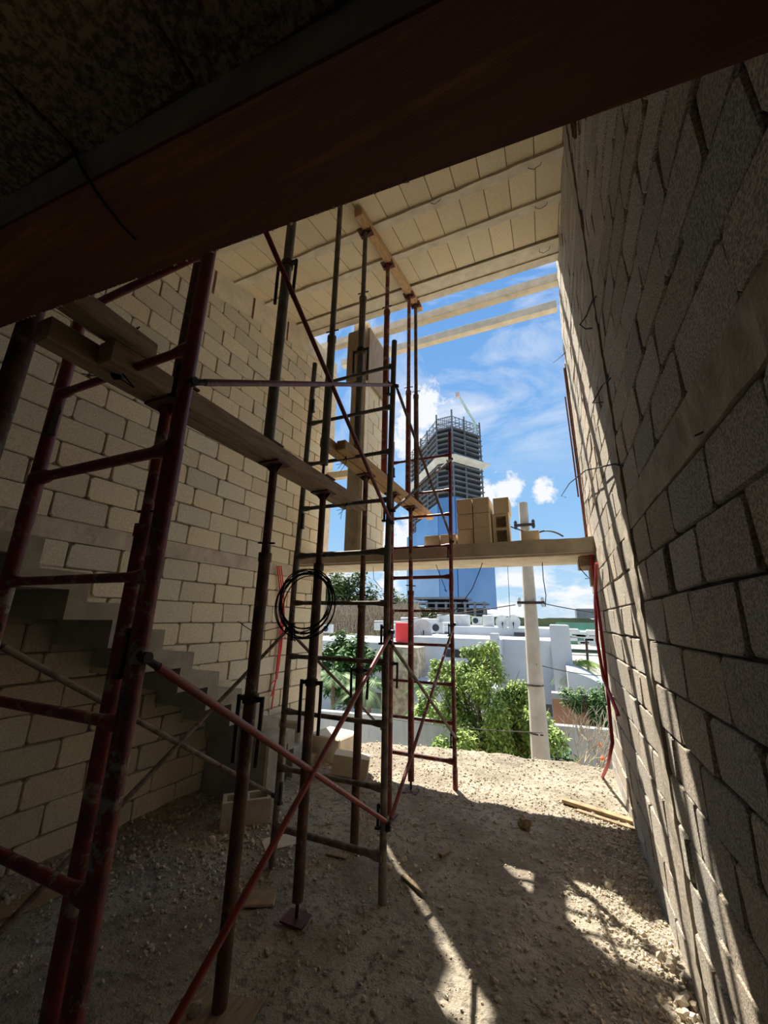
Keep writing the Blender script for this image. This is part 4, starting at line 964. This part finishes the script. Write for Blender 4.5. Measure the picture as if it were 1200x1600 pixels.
w = MB(); w.box((-60, 50, G), (-16, 56, -.4)); one(w, 'brush_bank', m_bark, 'brown overgrown bank behind the white roofs', 'bank')
# palms
def palm(u, v, Y, n, L, label, group=None, th=.12, seed=1, m=m_palm):
    rp_ = random.Random(seed); c = atY(u, v, Y); t = thing('palm_tree', label, 'palm', (c.x, Y, G), group)
    w = MB(); w.path([(c.x, Y, G), (c.x+.1, Y, (G+c.z)/2), c], [th*1.3, th, th*.9], 8); w.build('trunk', m_bark, t)
    w = MB()
    for k in range(n):
        a = 2*math.pi*k/n+rp_.uniform(-.2, .2); el = rp_.uniform(.1, 1.1); ln = L*rp_.uniform(.8, 1.1); d = Vector((math.cos(a)*math.cos(el), math.sin(a)*math.cos(el), math.sin(el)))
        pts = [c+d*ln*s+Vector((0, 0, -ln*.75*s*s)) for s in [i/9 for i in range(10)]]
        w.path(pts, [.025*(1-i/11) for i in range(10)], 4)
        for i in range(1, 9):
            for sub in (0, .33, .66):
                p = pts[i].lerp(pts[i+1], sub) if i < 9 else pts[i]; tg = (pts[i+1]-pts[i]).normalized(); sd_ = tg.cross(Vector((0, 0, 1))).normalized()
                ll = ln*.28*math.sin(math.pi*(i+sub)/10)+.06
                for s in (-1, 1):
                    e = p+(sd_*s*.8+tg*.5+Vector((0, 0, -.45))).normalized()*ll; m_ = p.lerp(e, .5)
                    w.add([p, m_+tg*ll*.05, e, m_-tg*ll*.05], [(0, 1, 2, 3)])
    w.build('fronds', m, t)
palm(520, 1065, 19, 16, 2.2, 'grey-green palm left of the middle props in front of the white house', 'palms', seed=2); palm(575, 1075, 18.5, 14, 2.0, 'grey-green palm directly behind the rusty prop', 'palms', seed=3)
palm(610, 1020, 21, 9, .9, 'small palm at the top of the stone pillar', 'palms', .06, seed=4)
palm(900, 1043, 24, 14, 1.9, 'green palm right of the white house', 'palms', seed=5, m=m_leafA)
palm(655, 1075, 20, 12, .9, 'spiky small palm right of the stone pillar', 'palms', .06, seed=6, m=m_leafB); palm(655, 1115, 19, 12, .9, 'spiky low palm against the boundary wall', 'palms', .06, seed=7, m=m_leafB)
for i, (u, Y) in enumerate(((655, 75), (690, 75), (720, 78), (745, 80))):
    palm(u, 968, Y, 10, 3.5, ('distant palm %s the parking structure' % ['at the left foot of', 'second from the left before', 'third from the left before', 'at the right foot of'][i]), 'distant palms', .2, seed=10+i, m=m_leafC)
# bare shrub with orange flowers
bs = thing('bare_shrub', 'leafless shrub with two orange flowers in front of the grey wall at the right', 'bush', (atY(880, 1195, 12.5).x, 12.5, G))
w = MB(); rs = random.Random(9)
root = Vector((atY(882, 1195, 12.5).x, 12.5, G))
def twig(p, d, L, r, dep):
    q = p+d*L; w.path([p, p.lerp(q, .5)+Vector((rs.uniform(-.04, .04), 0, rs.uniform(-.04, .04)))*L, q], [r, r*.8, r*.6], 5)
    if dep:
        for _ in range(3): twig(q, (d+Vector((rs.uniform(-.8, .8), rs.uniform(-.5, .5), rs.uniform(-.3, .5)))).normalized(), L*rs.uniform(.5, .75), r*.6, dep-1)
for k in range(5): twig(root+Vector((rs.uniform(-.3, .3), 0, 0)), Vector((rs.uniform(-.35, .45), rs.uniform(-.2, .2), 1)).normalized(), 1.6, .05, 4)
w.build('branches', m_brush, bs)
for (u, v) in ((938, 1164), (941, 1185)):
    w = MB(); w.blob(atY(u, v, 12.4), .06, 1, .4); w.build('flower', m_flower, bs)
w = MB()
lp = atY(918, 1045, 45); lt = atY(916, 1000, 45); w.path([(lp.x, 45, G), lt], .12, 6); one(w, 'lamp_post', m_iron, 'thin dark post in front of the distant green roofs', 'post')

# distant right side: green roofs, field, horizon trees
for (x0, x1, v0, v1, Y, m, lb) in ((868, 985, 985, 1000, 95, m_green, 'dark green market roofs farthest right, lower row'), (868, 980, 972, 983, 130, m_green, 'dark green market roofs, upper row'), (900, 980, 951, 962, 160, m_tower, 'long dark building on the skyline at the right')):
    a = atY(x0, v0, Y); b = atY(x1, v1, Y); w = MB(); w.box((a.x, Y, min(b.z, a.z)-1), (b.x, Y+12, a.z)); one(w, 'distant_roof', m, lb, 'building', 'distant buildings')
w = MB(); rc = random.Random(12)
for i in range(40):
    p = atY(rc.uniform(872, 975), rc.uniform(985, 1008), 88); w.bbox(p+Vector((-.9, 0, -.3)), p+Vector((.9, 2, .35)), .15, mi=rc.choice((0, 0, 2, 2, 3, 3, 1)))
one(w, 'parked_vehicles', [m_tank, m_redbox, m_canopy, m_bluew], 'tiny rows of parked vehicles before the green roofs', 'vehicles', kind='stuff')
def ridge(x0, x1, Y, h, seed, m, label):
    w = MB(); n = 160; vs = []; fs = []
    for i in range(n+1):
        x = x0+(x1-x0)*i/n; z = h*(.7+.5*noise.noise((x/Y*14, seed, 0))+.35*noise.noise((x/Y*60, seed, 2))+.15*noise.noise((x/Y*160, seed, 2)))
        vs += [(x, Y, G), (x, Y, z), (x, Y+60, z*.6), (x, Y+60, G)]
    for i in range(n): 
        for k in range(3): fs.append((i*4+k, i*4+4+k, i*4+5+k, i*4+1+k))
    w.add(vs, fs); one(w, 'tree_line', m, label, 'trees', kind='stuff')
ridge(-500, 500, 420, 5.5, 3, m_horizon, 'hazy tree line along the horizon')

# ---------------------------------------------------------------- the tower
D = 230
def pol(u, v, dist):
    r = ray(u, v); h = math.hypot(r.x, r.y); return r*(dist/h)
tl = pol(640, 705, D*1.24); t2 = pol(683, 660, D*1.0); t3 = pol(706, 660, D*.985); t4 = pol(750, 668, D*1.06)
foot = [Vector((p.x, p.y, 0)) for p in (tl, t2, t3, t4)]
back = foot[3]+(foot[0]-foot[1])*.9; back2 = foot[0]+Vector((8, 12, 0))
foot = foot+[back]
cen = sum(foot, Vector())/5
def ring(k, z): return [Vector((cen.x+(p.x-cen.x)*k, cen.y+(p.y-cen.y)*k, z)) for p in foot]
ztop = pol(700, 668, D*.985).z
tower = thing('tower_building', 'tall unfinished concrete tower above blue glass on the skyline', 'tower', (cen.x, cen.y, G))
FH = 3.62
nfl = 26
for i in range(nfl):
    z = ztop-i*FH
    k = 1.03 if i % 1 == 0 else 1
    w = MB(); rg = ring(1.02+.008*(i % 3), z); w.prism(rg, (0, 0, .55)); w.build('floor_slab', m_tower, tower)
w = MB(); w.prism(ring(.93, G), (0, 0, ztop-G)); w.build('shade_fill', m_towerd, tower)['label'] = 'near-black fill painted as the shade between floors'  # near-black solid; shade between the open floors put into its colour
# perimeter columns
rg = ring(1.0, 0); 
def along(k0, k1, t): return rg[k0].lerp(rg[k1], t)
cols_ = [along(0, 1, t) for t in (0, .22, .45, .68, .98)]+[along(1, 2, 1.0)]+[along(2, 3, t) for t in (.42, .98)]
for c in cols_:
    w = MB(); w.box((c.x-.45, c.y-.45, 20), (c.x+.45, c.y+.45, ztop+9+random.uniform(0, 5))); w.build('column', m_tower, tower)
# steel lattice on top
w = MB()
for lv in (4, 8):
    R1 = ring(1.0, ztop+lv)
    for i in range(5): w.path([R1[i], R1[(i+1) % 5]], .35, 4)
    for i in range(12):
        t = i/11; w.path([R1[0].lerp(R1[1], t), R1[4].lerp(R1[3], t)], .22, 4)
    for i in range(8):
        t = i/7; w.path([R1[2].lerp(R1[3], t), R1[1].lerp(R1[0], t)], .2, 4)
for i in range(5):
    a, b = ring(1.0, ztop)[i], ring(1.0, ztop)[(i+1) % 5]
    for k in range(9):
        p = a.lerp(b, k/8); w.path([p, p+Vector((0, 0, 8.5))], .22, 4)
w.build('steel_lattice', m_tower, tower)
# projecting pale canopy around a middle storey
zc_ = pol(706, 722, D*.985).z
w = MB(); a = ring(1.02, zc_); b = ring(1.22, zc_+2.2)
for i in (0, 1, 2):
    j = i+1; w.add([a[i], a[j], b[j], b[i], a[i]+Vector((0, 0, 3)), a[j]+Vector((0, 0, 3)), b[j]+Vector((0, 0, .7)), b[i]+Vector((0, 0, .7))], [(0, 1, 2, 3), (3, 2, 6, 7), (4, 7, 6, 5), (0, 3, 7, 4), (1, 5, 6, 2)])
w.build('projecting_canopy', m_canopy, tower)
# curtain glass: stepped top
zg1 = pol(690, 778, D*.985).z; zg0 = pol(700, 950, D*.985).z; zgm = pol(740, 850, D*.985).z
w = MB(); q = ring(1.06, 0)
def face(a, b, z0, z1):
    d = (b-a).normalized(); n_ = Vector((d.y, -d.x, 0))*.6
    w.prism([(a.x, a.y, z0), (b.x, b.y, z0), (b.x, b.y, z1), (a.x, a.y, z1)], n_)
face(q[0], q[0].lerp(q[1], .35), zg0, zg1-12*FH/3.6); face(q[0].lerp(q[1], .35), q[0].lerp(q[1], .7), zg0, zg1-6); face(q[0].lerp(q[1], .7), q[1], zg0, zg1-3); face(q[1], q[2], zg0, zg1); face(q[2], q[2].lerp(q[3], .30), zg0, zg1-.5); face(q[2].lerp(q[3], .30), q[2].lerp(q[3], .42), zg0, zg1-5)
face(q[2].lerp(q[3], .42), q[3]+(q[3]-q[2])*.12, zg0, zgm)
w.build('glass_curtain', m_glass, tower)
# tower crane on the roof
cb = pol(742, 660, D*1.02); ch = pol(731, 643, D*1.0); tip = pol(716, 617, D*.97)
crn = thing('tower_crane', 'small pale green crane on top of the unfinished tower', 'crane', (cb.x, cb.y, ztop))
w = MB(); w.path([(cb.x, cb.y, ztop), cb], .8, 4); w.path([cb, ch], .7, 4); w.build('mast', m_crane, crn)
w = MB(); w.path([ch, tip], [.9, .7], 4); w.blob(ch, 1.6, 1, .2); w.build('boom', m_crane, crn)
w = MB(); w.box(tip+Vector((-1.6, -1, -1.6)), tip+Vector((.8, 1, 1.6))); w.build('head', m_craner, crn)
# concrete parking structure in front
pk = thing('parking_structure', 'low unfinished concrete frame building in front of the blue glass', 'building', (atY(690, 970, 170).x, 170, G))
YP = 170
for (x0, x1, vt, vb) in ((640, 727, 933, 936), (612, 757, 941, 943.5), (612, 757, 949, 951), (600, 762, 957, 959)):
    a = atY(x0, vt, YP); b = atY(x1, vb, YP); w = MB(); w.box((a.x, YP, b.z), (b.x, YP+16, a.z)); w.build('deck', m_tower, pk)
for i in range(11):
    u = 606+i*15; a = atY(u, 940 if 640 < u < 758 else 950, YP); w = MB(); w.box((a.x-.5, YP+.5, G), (a.x+.5, YP+1.5, a.z)); w.build('column', m_tower, pk)
a = atY(662, 937, YP); b = atY(727, 951, YP); w = MB(); w.box((a.x, YP+6, b.z), (b.x, YP+8, a.z)); w.build('inner_wall', m_towerd, pk)
bpy.context.view_layer.update()
